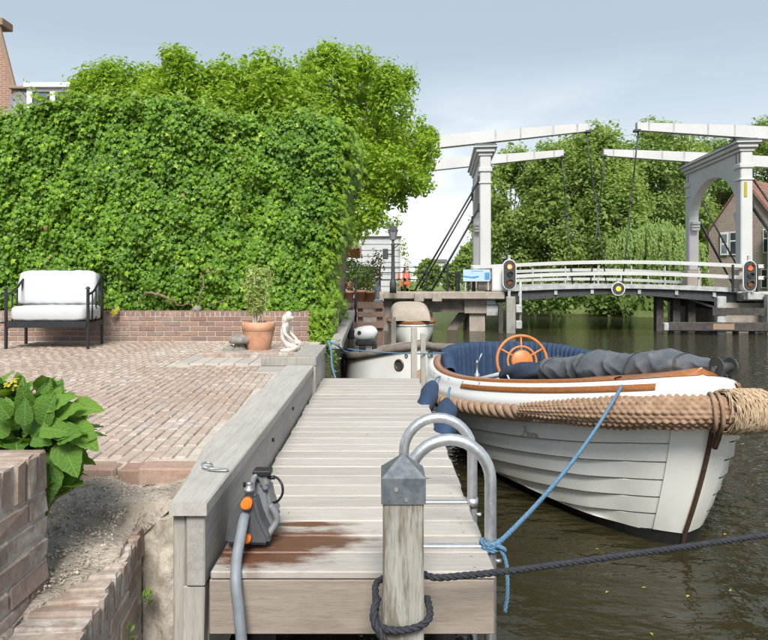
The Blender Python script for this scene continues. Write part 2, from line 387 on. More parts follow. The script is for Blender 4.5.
def veinleaf():
    s = NT('hydrangea leaf'); r_ = s.rand(); p = s.pos('obj'); sx = s.n('ShaderNodeSeparateXYZ'); s.l(p, sx.inputs[0]); ax_ = s.math('ABSOLUTE', sx.outputs[0])
    wv = s.math('SINE', s.math('MULTIPLY', s.math('SUBTRACT', sx.outputs[1], s.math('MULTIPLY', ax_, .75)), 52.0)); vein = s.ramp(wv, .80, 1.0); mid = s.ramp(ax_, .010, .022, 1.0, 0.0); v_ = s.math('MAXIMUM', s.math('MULTIPLY', vein, .5), mid)
    f = s.math('ADD', s.math('MULTIPLY', r_, .7), s.math('MULTIPLY', s.noise(p, 3.0, 4), .35)); col = s.mix(f, (.045, .135, .016), (.15, .30, .032)); col = s.mix(s.math('MULTIPLY', v_, .45), col, (.30, .44, .12))
    s.bump(s.math('ADD', s.math('MULTIPLY', v_, -.8), s.noise(p, 14, 4)), .5, .02); s.done(col, .45, 0, .4)
    tr = s.n('ShaderNodeBsdfTranslucent'); mx = s.n('ShaderNodeMixShader'); mx.inputs[0].default_value = .32; s.l(s.mix(.5, col, (.30, .42, .03)), tr.inputs['Color']); s.l(s.b.outputs[0], mx.inputs[1]); s.l(tr.outputs[0], mx.inputs[2]); s.l(mx.outputs[0], s.o.inputs['Surface']); return s.m
M['hydleaf'] = veinleaf()
M['potleaf'] = leafmat('pale shrub leaf', (.27, .37, .08), (.46, .55, .18), None, .5, .45, 4)
M['weedleaf'] = leafmat('weed leaf', (.12, .23, .03), (.25, .36, .07), None, .5, .4, 4)
M['redleaf'] = leafmat('reddish leaf', (.15, .16, .05), (.36, .19, .12), None, .5, .3, 4)
M['pinkflower'] = leafmat('pink petal', (.55, .22, .17), (.62, .34, .27), None, .6, .3, 4)
M['yellowleaf'] = leafmat('yellow leaf', (.52, .44, .03), (.42, .40, .04), None, .6, .3, 4)
M['bark'] = simple('bark', (.16, .125, .095), (.085, .068, .052), 18, .9, .8, 40, stretch=(1, 1, .3), bd=.02)
M['stem'] = simple('woody ivy stem', (.20, .145, .095), (.12, .085, .055), 20, .9, .6, 60)
M['paletwig'] = simple('pale twig', (.55, .49, .42), (.38, .33, .27), 25, .85)
M['greenstem'] = simple('green stem', (.12, .19, .035), (.17, .24, .06), 12, .6)
M['terracotta'] = simple('terracotta', (.46, .21, .115), (.56, .33, .22), 9, .85, .3, 40)
M['marble'] = simple('weathered white stone', (.60, .57, .51), (.43, .40, .34), 14, .85, .5, 60)
M['greystone'] = simple('grey stone', (.25, .235, .205), (.15, .14, .12), 22, .92, .8, 45)
M['bluestone'] = simple('blue grey stone', (.22, .25, .28), (.14, .16, .18), 25, .85)
M['white'] = simple('white paint', (.62, .62, .61), (.55, .55, .54), 5, .42)
def streakwhite():
    s = NT('bridge white paint'); n1_ = s.noise(s.pos('pos', (3.5, 3.5, .35)), 2.2, 7, .65); n2_ = s.noise(s.pos('pos'), 1.1, 5); col = s.mix(s.ramp(n2_, .35, .75), (.52, .52, .508), (.45, .455, .442))
    col = s.mix(s.math('MULTIPLY', s.ramp(n1_, .54, .72), .55), col, (.46, .43, .37)); col = s.mix(s.math('MULTIPLY', s.ramp(s.noise(s.pos('pos', (9, 9, .5)), 1.7, 5), .66, .74), .6), col, (.36, .22, .13)); return s.done(col, .6)
def hullmat():
    s = NT('cream gelcoat'); p = s.pos('obj'); sx = s.n('ShaderNodeSeparateXYZ'); s.l(p, sx.inputs[0]); nz = s.noise(s.pos('obj', (1.2, 1.2, .5)), 3.0, 7, .65)
    col = s.mix(s.ramp(s.noise(p, 1.3, 4), .3, .8), (.85, .845, .79), (.80, .795, .74)); low = s.math('MULTIPLY', s.ramp(sx.outputs[2], .10, .38, 1.0, 0.0), s.ramp(nz, .35, .7)); col = s.mix(s.math('MULTIPLY', low, .55), col, (.50, .46, .36))
    sc = s.ramp(s.noise(s.pos('obj', (2.5, 2.5, 22)), 3, 4, .6), .66, .74); col = s.mix(s.math('MULTIPLY', sc, .30), col, (.55, .54, .50)); s.bump(s.noise(p, 2.2, 3), .12, .02); return s.done(col, s.ramp(nz, .3, .7, .20, .36))
M['bridgewhite'] = streakwhite()
M['bridgewhite_plain'] = simple('bridge white paint', (.80, .80, .78), (.68, .68, .66), 3, .55, stretch=(1, 1, .3), lo=.45, hi=.8)
M['hull'] = hullmat()
M['gel'] = simple('white gelcoat', (.66, .66, .65), (.62, .62, .61), 3, .2)
M['bargewhite'] = simple('white boat paint', (.82, .82, .80), (.74, .74, .71), 2.5, .3)
M['antifoul'] = simple('black antifouling', (.010, .011, .012), (.02, .02, .02), 9, .5)
M['teak'] = simple('varnished teak', (.33, .125, .035), (.23, .08, .022), 14, .28, kind='obj', stretch=(.6, 6, 6))
M['teakbright'] = simple('bright varnished wood', (.50, .185, .045), (.38, .125, .03), 14, .45, kind='obj', stretch=(2, 2, 6))
M['navy'] = simple('navy canvas', (.013, .034, .075), (.020, .046, .098), 14, .8, .3, 90)
M['navydark'] = simple('dark navy canvas', (.014, .024, .045), (.022, .035, .06), 14, .8, .3, 90)
M['tarp'] = simple('grey pvc cover', (.068, .075, .085), (.10, .108, .118), 5, .40, .18, 9, bd=.02, kind='obj', stretch=(1, 2.5, 2.5))
M['hemp'] = simple('hemp rope', (.345, .225, .145), (.24, .15, .092), 16, .9, .8, 220)
M['hempfray'] = simple('frayed hemp', (.46, .35, .23), (.34, .24, .15), 40, .95)
M['bronze'] = simple('weathered bronze', (.16, .09, .06), (.10, .06, .045), 30, .5, metal=.5)
M['pump'] = simple('grey plastic', (.060, .065, .072), (.075, .08, .088), 20, .5, .2, 200)
M['pumplight'] = simple('mid grey plastic', (.17, .18, .195), (.15, .16, .175), 20, .45)
M['orange'] = simple('orange plastic', (.80, .20, .02), (.68, .16, .02), 20, .45)
M['hose'] = simple('grey hose', (.20, .225, .25), (.16, .18, .2), 20, .55)
M['concrete'] = simple('bridge concrete', (.36, .315, .265), (.24, .205, .17), 4, .9, .5, 30, lo=.3, hi=.7)
M['darkconcrete'] = simple('stained concrete', (.25, .215, .18), (.15, .13, .11), 4, .9, .5, 30)
M['granite'] = simple('pale granite', (.47, .40, .34), (.36, .30, .26), 30, .8)
M['brownwood'] = wood('brown fence timber', (.23, .15, .115), (.17, .11, .085), (.09, .06, .05), 'x', .8, kind='pos')
M['steeldark'] = simple('dark bridge steel', (.030, .034, .036), (.05, .052, .052), 10, .6)
M['deckgrey'] = simple('bridge deck edge', (.42, .43, .42), (.28, .285, .28), 6, .7)
M['darktimber'] = simple('tarred timber', (.07, .06, .052), (.035, .032, .03), 8, .85)
M['slate'] = simple('slate roof', (.20, .20, .195), (.12, .12, .125), 14, .7, .5, 10, rand=.25)
M['roofrust'] = simple('lichened ridge', (.30, .18, .10), (.2, .17, .14), 20, .9)
M['glass'] = simple('window glass', (.10, .13, .16), (.20, .24, .28), 1.2, .08)
M['darkglass'] = simple('dark window glass', (.03, .04, .05), (.05, .06, .07), 1.2, .06)
M['cream'] = simple('pale grey cladding', (.42, .435, .43), (.36, .37, .37), 4, .65)
M['canopy'] = simple('beige canvas', (.39, .335, .27), (.34, .29, .23), 7, .85, .2, 40)
M['signblue'] = simple('sign blue', (.07, .27, .52), None, 9, .4)
M['signpale'] = simple('sign pale blue', (.36, .48, .58), (.42, .54, .63), 6, .4)
M['redpaint'] = simple('red warning paint', (.62, .10, .04), None, 9, .5)
M['amberdark'] = simple('unlit amber lens', (.20, .065, .015), None, 9, .25)
M['dark'] = simple('dark lens', (.015, .018, .022), None, 9, .2)
M['brush'] = simple('grass edge', (.10, .15, .035), (.16, .19, .06), 6, .95, .8, 30)
M['earth'] = simple('bank earth', (.10, .085, .055), (.06, .055, .035), 3, .95)
def emit(name, c, s_):
    s = NT(name); s.done((.4, .1, .02), .3); s.b.inputs['Emission Color'].default_value = (*c, 1); s.b.inputs['Emission Strength'].default_value = s_; return s.m
M['redlamp'] = emit('lit red lens', (1, .16, .03), 1.6); M['redcore'] = emit('lit red core', (1, .75, .5), 2.2); M['yellowlamp'] = emit('lit yellow lens', (1, .62, .02), 1.3)
def watermat():
    s = NT('canal water'); p = s.pos('pos', (1, 1, 1))
    w1 = s.noise(s.pos('pos', (1.0, 2.4, 1), (0, 0, R(-25))), 1.25, 2, .5); w2 = s.noise(s.pos('pos', (1, 2.0, 1), (0, 0, R(20))), 4.2, 3, .5)
    w3 = s.noise(p, 13, 2, .5); sx = s.n('ShaderNodeSeparateXYZ'); s.l(p, sx.inputs[0])
    far = s.ramp(sx.outputs[1], 4.0, 9.0, .10, 1.0)
    right = s.math('MAXIMUM', far, s.ramp(sx.outputs[0], 2.0, 3.4, .10, 1.0))
    h = s.math('ADD', s.math('MULTIPLY', w1, .24), s.math('MULTIPLY', right, s.math('ADD', s.math('MULTIPLY', w2, 1.35), s.math('MULTIPLY', w3, .30))))
    s.bump(h, .85, .18)
    col = s.mix(s.ramp(s.noise(p, .6, 4), .3, .7), (.033, .028, .013), (.023, .020, .009))
    s.done(col, .03, 0, .5); s.b.inputs['IOR'].default_value = 1.33; return s.m
M['water'] = watermat()

# ------------------------------------------------------------------ foliage
def rotmats(nrm, up, spin):                           # leaf frames: local z -> nrm, local y -> roughly up, spun
    nrm = nrm / np.linalg.norm(nrm, axis=1, keepdims=True)
    x = np.cross(up, nrm); l = np.linalg.norm(x, axis=1, keepdims=True); x = np.where(l < 1e-3, np.array([[1., 0, 0]]), x / np.maximum(l, 1e-6))
    y = np.cross(nrm, x); c = np.cos(spin)[:, None]; s_ = np.sin(spin)[:, None]
    x2 = x * c + y * s_; y2 = -x * s_ + y * c
    return np.stack([x2, y2, nrm], axis=2)
IVYV = [(0, .05, .10)] + [(.0, -.62, -.06), (.22, -.22, .02), (.52, -.16, -.07), (.27, .10, .03), (.36, .42, -.06), (0, .30, .04), (-.36, .42, -.06), (-.27, .10, .03), (-.52, -.16, -.07), (-.22, -.22, .02)]
IVYF = [(0, i, i + 1 if i < 10 else 1) for i in range(1, 11)]
LEAFV = [(0, -.5, 0), (.24, -.12, .07), (.20, .2, .06), (0, .55, -.06), (-.20, .2, .06), (-.24, -.12, .07), (0, .05, 0)]
LEAFF = [(0, 1, 6), (1, 2, 6), (2, 3, 6), (3, 4, 6), (4, 5, 6), (5, 0, 6)]
QV = [(0, -.5, 0), (.34, 0, .10), (0, .5, 0), (-.34, 0, .10)]
QF = [(0, 1, 2), (0, 2, 3)]
TRIV = [(0, -.55, 0), (.32, -.05, .09), (0, .55, -.03), (-.32, -.05, .09)]
def leafmesh(name, tv, tf, pos, nrm, size, up=None, spin=1.0):
    n = len(pos); up = np.tile([[0., 0, 1]], (n, 1)) if up is None else up
    m3 = rotmats(nrm, up, rng.normal(0, spin, n)) * np.asarray(size)[:, None, None]
    v, f = replicate(tv, tf, m3, pos); return npmesh(name, v, f)
def ball(n, c, r, shell=.55):                         # points through a ball, denser towards its skin
    d = rng.normal(size=(n, 3)); d /= np.linalg.norm(d, axis=1, keepdims=True)
    rr = (shell + (1 - shell) * rng.random(n)) ** .6
    return np.asarray(c) + d * (rr * 1.0)[:, None] * np.asarray(r), d

# ================================================================== THE SETTING
def sheet(name, m, poly, z, sub=None):
    b = MB(); b.add([(x, y, z) for x, y in poly], [tuple(range(len(poly)))]); o = b.build(name, m); return tag(o, kind='structure')
sheet('water', M['water'], [(-900, -60), (900, -60), (900, 1500), (-900, 1500)], 0)
TZ, BZ, DZ = .985, .996, .75                          # terrace, beam and jetty levels
b = MB(); b.box(-14, -.735, 2.665, 8.3, .25, TZ - .008)
terrace = tag(b.build('terrace_pavement', M['joint']), kind='structure')
b = MB(); b.box(-30, -.62, 8.3, 13.0, -1, .93); b.box(-30, -.9, 13, 22, -1, .95); b.box(-60, -4.6, 22, 30, -1, 1.1)
tag(b.build('garden_ground', M['earth']), kind='structure')
b = MB(); b.box(-14, -1.0, -1.5, 2.63, .1, .70)
tag(b.build('garden_bed_base', M['earth']), kind='structure')
# far bank: a long sloping edge and level ground behind
rows = []
for i in range(40):
    x = 3.5 + i * 2.2; e = 31.0 + .5 * math.sin(i * 1.3) - .04 * i + (3 * max(0, 4 - i))
    rows.append([Vector((x, e, -.2)), Vector((x, e + .35, .22 + .06 * math.sin(i * 2.1))), Vector((x, e + 2.5, .7)), Vector((x, 400, .9))])
b = MB(); b.grid(rows); tag(b.build('far_bank', M['brush']), kind='structure')
b = MB(); b.box(-300, 300, 230, 260, -1, .8); tag(b.build('distant_bank', M['brush']), kind='structure')

# ---- terrace paving bricks: rows on edge running away from the camera
def brickmesh(name, lx, ly, lz, c, m, jit=.0015, seed=0):
    r_ = random.Random(seed); v, f = boxdata(-lx / 2, lx / 2, -ly / 2, ly / 2, -lz / 2, lz / 2, c)
    v = [(x + r_.uniform(-jit, jit), y + r_.uniform(-jit, jit), z + r_.uniform(-jit, jit)) for x, y, z in v]
    me = bpy.data.meshes.new(name); me.from_pydata(v, [], f); me.materials.append(m); me.update(); return me
PB = [brickmesh('brick', .050, .200, .07, .005, M['paving'], .0022, s_) for s_ in range(5)]
th = .06; spots = []
for i in range(-10, 130):
    off = rnd.random() * .2
    for j in range(-4, 40):
        a = -i * .0565; q = j * .2025 + off + 2.3
        x = a * math.cos(th) - (q - 2.3) * math.sin(th) - .55; y = q * math.cos(th) + a * math.sin(th) * -1 * 0 
        if x > float(np.interp(y, [2.5, 2.95, 3.6, 5.7], [-.765, -.828, -.853, -.862])) or y < 2.77 or y > 8.04 or x < -.62 * y - .15: continue
        if -1.91 < x < -1.03 and 5.80 < y < 6.84: continue
        if -1.80 < x and 6.2 < y < 7.15: continue
        spots.append((x, y))
spots.sort(key=lambda s_: s_[1] + .25 * abs(s_[0] + .6))
rest = []
for k, (x, y) in enumerate(spots):
    z = TZ - .035 + rnd.uniform(-.0022, .0022); rz = th + rnd.uniform(-.015, .015); tx, ty = rnd.uniform(-.008, .008), rnd.uniform(-.018, .018)
    if k < 295:
        o = link('brick', PB[k % 5], None, terrace, (x, y, z), (tx, ty, rz))
    else: rest.append(((x, y, z), (tx, ty, rz)))
import mathutils
TV = np.array([v.co[:] for v in PB[1].vertices]); FS = [tuple(p.vertices) for p in PB[1].polygons]
b = MB()
for (p, e) in rest:
    m3 = mathutils.Euler(e).to_matrix(); pv = Vector(p); b.add([m3 @ Vector(t) + pv for t in TV], FS)
o = link('far_bricks', b.mesh('far_bricks', fix=False), M['paving'], terrace); tag(o, kind='stuff')
# edging course at the near end of the paving
M['edgebrick'] = brickmat('edging brick', [(.30, .19, .145), (.35, .235, .18), (.28, .19, .155)], wamt=.5, wscale=2)
EB = brickmesh('edging_brick', .245, .11, .075, .009, M['edgebrick'], .003, 9)
for k, x in enumerate((-1.70, -1.45, -1.20, -.945, -.865)):
    link('edging_brick', EB, None, terrace, (x, 2.693 + .003 * (k % 2), TZ - .035 - .006 * (k % 2)), (0, .01 * (-1) ** k, .03 * (-1) ** k + .03))
# dirt and little weeds in the soil bed
rows = []
def soilz(x, y):
    t = max(0, min(1, (y - 1.6) / 1.1)); z = .815 + .135 * t
    z += .018 * math.sin(7 * x + 3 * y) * math.sin(5 * y - 4 * x) + .010 * math.sin(19 * x + 11 * y) + .006 * math.sin(43 * y + 17 * x) * math.sin(51 * x)
    return z
nx, ny = 90, 110
WPATH = catmull([Vector((x, y, 0)) for x, y in ((-.862, 2.62), (-.860, 2.34), (-.832, 2.12), (-.812, 1.9), (-.800, 1.72), (-.785, 1.5), (-.77, 1.25), (-.75, 1.0))], 10)
def sdwall(v):
    i = min(range(len(WPATH)), key=lambda k: (WPATH[k].x - v.x) ** 2 + (WPATH[k].y - v.y) ** 2); d = (WPATH[min(i + 1, len(WPATH) - 1)] - WPATH[max(i - 1, 0)]).normalized(); o_ = Vector((-d.y, d.x, 0)); return (Vector((v.x, v.y, 0)) - WPATH[i]).dot(o_), o_, i
def clipsoil(v):
    s_, o_, i = sdwall(v)
    if v.y > 2.365: q = max(0, min(1, (v.x + .98) / .10)) * max(0, min(1, (2.62 - v.y) / .12)); v.z = v.z * (1 - q) + q * (.941 + .008 * math.sin(37 * v.x) * math.sin(29 * v.y) + rnd.gauss(0, .003)); return v
    t = .02 + .16 * max(0, min(1, (2.12 - v.y) / .32)); tz = .858 - .075 * max(0, min(1, (2.37 - v.y)))
    k = max(0, min(1, (s_ + t + .26) / .26)); k = k * k * (3 - 2 * k) * max(0, min(1, (2.64 - v.y) / .18)); v.z = v.z * (1 - k) + (tz + .010 + .006 * math.sin(31 * v.y) * math.sin(23 * v.x)) * k
    if s_ > -t: v = v - o_ * (s_ + t); v.z = tz - .05 if s_ > -t + .02 else v.z
    return v
for j in range(ny + 1):
    y = 1.35 + j * 1.32 / ny
    rows.append([clipsoil(Vector((-1.9 + i * 1.165 / nx, y, soilz(-1.9 + i * 1.165 / nx, y) + rnd.gauss(0, .0035)))) for i in range(nx + 1)])
b = MB(); b.grid(rows); tag(b.build('soil', M['soil']), kind='structure')
tv, tf = boxdata(-.5, .5, -.4, .4, -.35, .35, .16); tf3 = [t for f in tf for t in ([f[:3], (f[0], f[2], f[3])] if len(f) == 4 else [f])]
n = 5200; X_ = rng.uniform(-1.35, -.86, n); Y_ = rng.uniform(1.65, 2.68, n)
pos = np.array([(x, y, soilz(x, y) + .002) for x, y in zip(X_, Y_)]); keep = np.array([sdwall(Vector((x, y, 0)))[0] < -(.05 + .16 * max(0, min(1, (2.12 - y) / .32))) for x, y in zip(X_, Y_)])
pos = pos[keep]; n = len(pos); sz = np.abs(rng.normal(.0, .0036, n)) ** 1.0 + .0015
v, f = replicate(tv, tf3, rotmats(rng.normal(size=(n, 3)), np.tile([[0., 0, 1]], (n, 1)), rng.uniform(0, 6, n)) * sz[:, None, None], pos)
o = link('soil_clods', npmesh('soil_clods', v, f), M['stoneclod']); tag(o, kind='stuff')

# ================================================================== LOW BRICK PLANTER (near left)
pw = thing('planter_wall', 'old brick planter wall end with lime streaks beside the hydrangea', 'wall', (-1.2, 1.5, .6))
b = MB(); b.box(-1.215, -1.0, .4, 1.9405, .55, 1.241); b.build('mortar_core', M['mortar'], pw)
OB = [brickmesh('brick', .206, .196, .0585, .006, M['oldbrick'], .004, 20 + s_) for s_ in range(4)]
OH = [brickmesh('brick', .207, .052, .118, .006, M['oldbrick'], .004, 30 + s_) for s_ in range(3)]
for k in range(9):
    z = .653 + k * .0665 - .031
    if z > 1.09: break
    y = 1.945 - .098 - (0.103 if k % 2 else 0)
    j = 0
    if k % 2:
        o = link('brick', OB[(k + 1) % 4], None, pw, (-1.098, 1.945 - .049, z), (0, 0, 0)); o.scale = (1, .49, 1)
        y = 1.945 - .103 - .098
    while y > .5:
        link('brick', OB[(j + k) % 4], None, pw, (-1.098 + rnd.uniform(-.003, .003), y, z), (rnd.uniform(-.008, .008), 0, rnd.uniform(-.012, .012))); y -= .206; j += 1
y = 1.945 - .026; k = 0
while y > .5:
    link('brick', OH[k % 3], None, pw, (-1.098 + rnd.uniform(-.004, .004), y, 1.187 + rnd.uniform(-.003, .003)), (rnd.uniform(-.01, .01), 0, rnd.uniform(-.02, .02))); y -= .0605; k += 1
b = MB(); b.box(-1.40, -1.225, .4, 1.86, .55, 1.20, .01); b.build('inner_wall', M['lime'], pw)
# curved retaining wall with a rowlock top
path = WPATH if True else catmull([(-.835, 2.62), (-.845, 2.35), (-.865, 2.12), (-.905, 1.95), (-.985, 1.80), (-1.10, 1.68), (-1.28, 1.58), (-1.5, 1.52)] and
               [Vector((x, y, 0)) for x, y in ((-.865, 2.50), (-.868, 2.34), (-.88, 2.12), (-.915, 1.94), (-.985, 1.79), (-1.09, 1.67), (-1.25, 1.57), (-1.5, 1.50))], 10)
cw = thing('retaining_wall', 'low brick retaining wall with a rowlock top holding the soil bed', 'wall', (-.87, 2.1, 0))
RB = [brickmesh('brick', .052, .205, .105, .007, M['oldbrick'], .004, 40 + s_) for s_ in range(3)]
RS = [brickmesh('brick', .195, .10, .058, .006, M['oldbrick'], .0035, 50 + s_) for s_ in range(3)]
def along(path, pitch):
    q = resample(path, .01); acc = 0; out = []; nxt = pitch / 2
    for a, c in zip(q, q[1:]):
        acc += (c - a).length
        if acc >= nxt: out.append((c.copy(), (c - a).normalized(), acc)); nxt += pitch
    return out
core = []
path = [p for p in path if p.y < 2.37]
path = [Vector((path[0].x, 2.37, 0))] + path
for p, d, s_ in along(path, .03): core.append((p, Vector((d.y, -d.x, 0)) * (1 if (Vector((d.y, -d.x, 0))).x > -9 else 1)))
def topz(s_): return .858 - .075 * min(1, s_ / 1.0)
def outn(d): return Vector((-d.y, d.x, 0))            # towards the water
b = MB(); rws = []
for p, d, s_ in along(path, .03):
    o_ = outn(d); tz = topz(s_) - .009
    rws.append([p + o_ * -.0015 + Vector((0, 0, .0)), p + o_ * -.0015 + Vector((0, 0, tz)), p - o_ * .19 + Vector((0, 0, tz)), p - o_ * .19])
b.grid(rws, smooth=False); b.build('mortar_core', M['mortar'], cw)
for k, (p, d, s_) in enumerate(along(path, .062)):
    o_ = outn(d); ang = math.atan2(d.y, d.x)
    c = p - o_ * .095; link('brick', RB[k % 3], None, cw, (c.x, c.y, topz(s_) - .050 + rnd.uniform(-.006, .006)), (rnd.uniform(-.03, .03), rnd.uniform(-.03, .03), ang + rnd.uniform(-.04, .04)))
for row in range(9):
    for k, (p, d, s_) in enumerate(along(path, .205)):
        if row % 2:
            if k == 0: continue
            p = p - d * .10
        o_ = outn(d); c = p - o_ * .047; z = topz(s_) - .140 - row * .067
        link('brick', RS[(k + row) % 3], None, cw, (c.x, c.y, z), (0, 0, math.atan2(d.y, d.x) + rnd.uniform(-.02, .02)))
# smeared concrete pier against the timber
rows = []
for i in range(60):
    z = -.1 + i * .0168; q = [(-.866, 2.62), (-.866, 2.5)] + [(-.866 + .148 * k / 14, 2.362) for k in range(15)] + [(-.716, 2.5), (-.716, 2.62)]
    rows.append([Vector((x + rnd.gauss(0, .0022), y + rnd.gauss(0, .0028) + (.008 * math.sin(19 * x * 3 + 2) * math.sin(5 * z + 14 * x) + .006 * math.sin(23 * z) * math.sin(40 * x) if y < 2.4 else 0), z + (.012 * math.sin(50 * x) if i == 59 else 0))) for x, y in q])
top = rows[-1]; c_ = sum(top, Vector()) / len(top)
b = MB(); b.grid(rows, closed_u=True); b.grid([top, [v.lerp(c_, .6) + Vector((0, 0, .012)) for v in top], [c_ + Vector((0, 0, .012))] * len(top)], closed_u=True); o = b.build('concrete_pier', M['lime'])
tag(o, 'rough lime smeared concrete pier beside the end of the timber beam', 'pier')

# ================================================================== TIMBER EDGE OF THE TERRACE
tb = thing('timber_edge', 'long weathered timber beam edging the brick terrace above the jetty', 'retaining edge', (-.7, 2.3, .5))
CAPL = [(-.716, 2.205), (-.735, 2.45), (-.80, 2.95), (-.825, 3.6), (-.832, 5.74)]
def capl(y): return float(np.interp(y, [c[1] for c in CAPL], [c[0] for c in CAPL]))
b = MB(); b.grid([[Vector((capl(y) + e, y, z)) if k < 3 else Vector((-.588 - e, y, z)) for k, (e, z) in enumerate(((.0, .950), (.0, BZ - .006), (.006, BZ), (.006, BZ), (.0, BZ - .006), (.0, .950)))] for y in [2.205 + .05 * j for j in range(71)] + [5.74]], closed_u=True, smooth=False); m_ = len(b.v) // 6; b.f += [tuple(range(6))[::-1], tuple((m_ - 1) * 6 + k for k in range(6))]; b.sm += [False, False]; b.build('cap_beam', M['beam'], tb)
b = MB(); b.box(-.665, -.600, 2.225, 5.74, .700, .947, .005); b.build('face_board', M['beam'], tb)
b = MB(); b.box(-.655, -.606, 2.30, 5.74, .30, .697, .004); b.build('lower_board', M['beam'], tb)
b = MB(); b.box(-.712, -.669, 2.235, 2.34, -.9, .947, .005); b.build('post', M['greypost'], tb)
b = MB(); b.bar((-.668, 2.252, -.9), (-.640, 2.258, .697), .075, .05, .004, (0, 1, 0)); b.build('post', M['greypost'], tb)
for y in (3.4, 4.6): 
    b = MB(); b.box(-.775, -.669, y, y + .1, -.9, .947, .005); b.build('post', M['greypost'], tb)
for y, z in ((2.86, .85), (3.02, .80), (3.62, .86), (4.45, .87)):
    b = MB(); b.tube([(-.601, y, z), (-.588, y, z)], .011, 8); b.build('bolt', M['blackmetal'], tb)
te = thing('timber_step', 'raised grey sleeper step across the far end of the terrace edge', 'step', (-.8, 5.8, .7))
b = MB(); b.box(-1.055, -.565, 5.76, 5.88, .985, 1.066, .006); b.build('sleeper', M['greypost'], te)
b = MB(); b.box(-.625, -.57, 5.745, 5.88, .66, .983, .005); b.build('post', M['greypost'], te)
b = MB(); b.box(-.80, -.575, 5.885, 6.98, .985, 1.058, .006); b.build('cap_beam', M['beam'], te)
b = MB(); b.box(-.655, -.590, 5.885, 6.98, .70, .982, .005); b.build('face_board', M['beam'], te)
b = MB(); b.box(-.648, -.598, 5.885, 6.98, .2, .697, .004); b.build('lower_board', M['beam'], te)
# hatch of bleached boards
ht = thing('board_hatch', 'bleached wooden board panel lying flush in the brick paving', 'boards', (-1.45, 6.3, TZ))
for k in range(6):
    b = MB(); b.box(-1.87 + k * .137, -1.87 + k * .137 + .129, 5.90, 6.22 + .42 * (1 if k < 6 else 0) - .02, TZ - .03, TZ + .006, .004); b.build('board', M['deck'], ht)
b = MB(); b.box(-1.045, -.83, 5.35, 5.74, TZ - .03, TZ + .004, .004); o = b.build('board_offcut', M['deck']); tag(o, 'short pale board lying in front of the sleeper step', 'board')
# brick platform under the pot
pl = thing('brick_platform', 'low brick platform one brick high under the terracotta pot', 'platform', (-1.25, 6.7, TZ))
b = MB(); b.box(-1.765, -.815, 6.36, 7.14, TZ - .05, 1.015); b.build('base', M['joint'], pl)
for row in range(4):
    for k in range(5 if row % 2 == 0 else 4):
        x = -1.67 + k * .192 + (.096 if row % 2 else 0)
        link('brick', RS[(k + row) % 3], None, pl, (x, 6.40 + row * .104, 1.008), (0, 0, rnd.uniform(-.02, .02)))
link('brick', RS[0], None, pl, (-1.72, 6.504, 1.008)).scale = (.45, 1, 1)

# ================================================================== LOW WALL UNDER THE IVY
lw = thing('brick_wall', 'low red brown brick wall with a rowlock top under the ivy', 'wall', (-2.5, 8.25, TZ))
WX = -.885; WT = 1.362
b = MB(); b.box(-6.2, WX - .004, 8.155, 8.36, TZ - .02, WT - .008); b.build('mortar_core', M['mortar'], lw)
WB = [brickmesh('brick', .206, .10, .052, .004, M['wallbrick'], .0018, 60 + s_) for s_ in range(3)]
WH = [brickmesh('brick', .052, .21, .062, .004, M['wallbrick'], .0018, 70 + s_) for s_ in range(3)]
for row in range(5):
    x = WX - .103 - (.108 if row % 2 else 0); k = 0
    if row % 2: link('brick', WB[0], None, lw, (WX - .051, 8.198, TZ + .030 + row * .0625)).scale = (.49, 1, 1)
    while x > -5.3:
        link('brick', WB[(k * 7 + row) % 3], None, lw, (x, 8.198 + rnd.uniform(-.002, .002), TZ + .030 + row * .0625), (0, 0, rnd.uniform(-.008, .008))); x -= .2155; k += 1
x = WX - .028; k = 0
while x > -5.3:
    link('brick', WH[k % 3], None, lw, (x, 8.255 + rnd.uniform(-.003, .003), WT - .031), (0, rnd.uniform(-.02, .02), 0)); x -= .0625; k += 1

# ================================================================== IVY HEDGE
hd = thing('ivy_hedge', 'tall wall of dense ivy growing behind the low brick wall', 'hedge', (-2.6, 8.8, 1.3))
def hedge_top(x): return 3.93 + .10 * math.sin(1.7 * x + 1) + .05 * math.sin(4.1 * x) - .17 * max(0, min(1, (x + 1.9) / 1.4))
def lump(x, z): return .09 * np.sin(2.3 * x + 1.1 * z) * np.sin(1.9 * z - .7 * x + 1) + .065 * np.sin(5.1 * x - 2 * z) * np.sin(4.3 * z + 1.7 * x) + .06 * np.sin(11 * x + 3 * z) * np.sin(9 * z - 5 * x)
def redge(z): return -.50 + .10 * np.sin(2.2 * z + .3) + .05 * np.sin(6 * z) - .16 * np.clip((2.2 - z), 0, 1)
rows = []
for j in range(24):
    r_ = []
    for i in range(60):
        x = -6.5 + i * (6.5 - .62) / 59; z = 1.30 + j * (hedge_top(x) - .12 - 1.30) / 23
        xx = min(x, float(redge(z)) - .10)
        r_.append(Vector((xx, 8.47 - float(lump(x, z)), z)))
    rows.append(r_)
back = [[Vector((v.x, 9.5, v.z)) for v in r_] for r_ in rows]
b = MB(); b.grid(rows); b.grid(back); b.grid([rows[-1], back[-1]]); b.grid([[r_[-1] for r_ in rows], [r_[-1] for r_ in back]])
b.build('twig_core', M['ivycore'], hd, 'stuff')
n = 46000
X_ = rng.uniform(-5.6, -.42, n); T_ = rng.random(n)
Z_ = 1.36 + T_ * (np.array([hedge_top(x) for x in X_]) + .02 - 1.36)
RE = redge(Z_); ok = X_ < RE + .02; X_, Z_, RE = X_[ok], Z_[ok], RE[ok]; n = len(X_)
lp = lump(X_, Z_); Y_ = 8.37 - lp - rng.random(n) ** 1.5 * .20 + .05
edge = np.clip((X_ - (RE - .25)) / .25, 0, 1); Y_ += edge ** 2 * .25
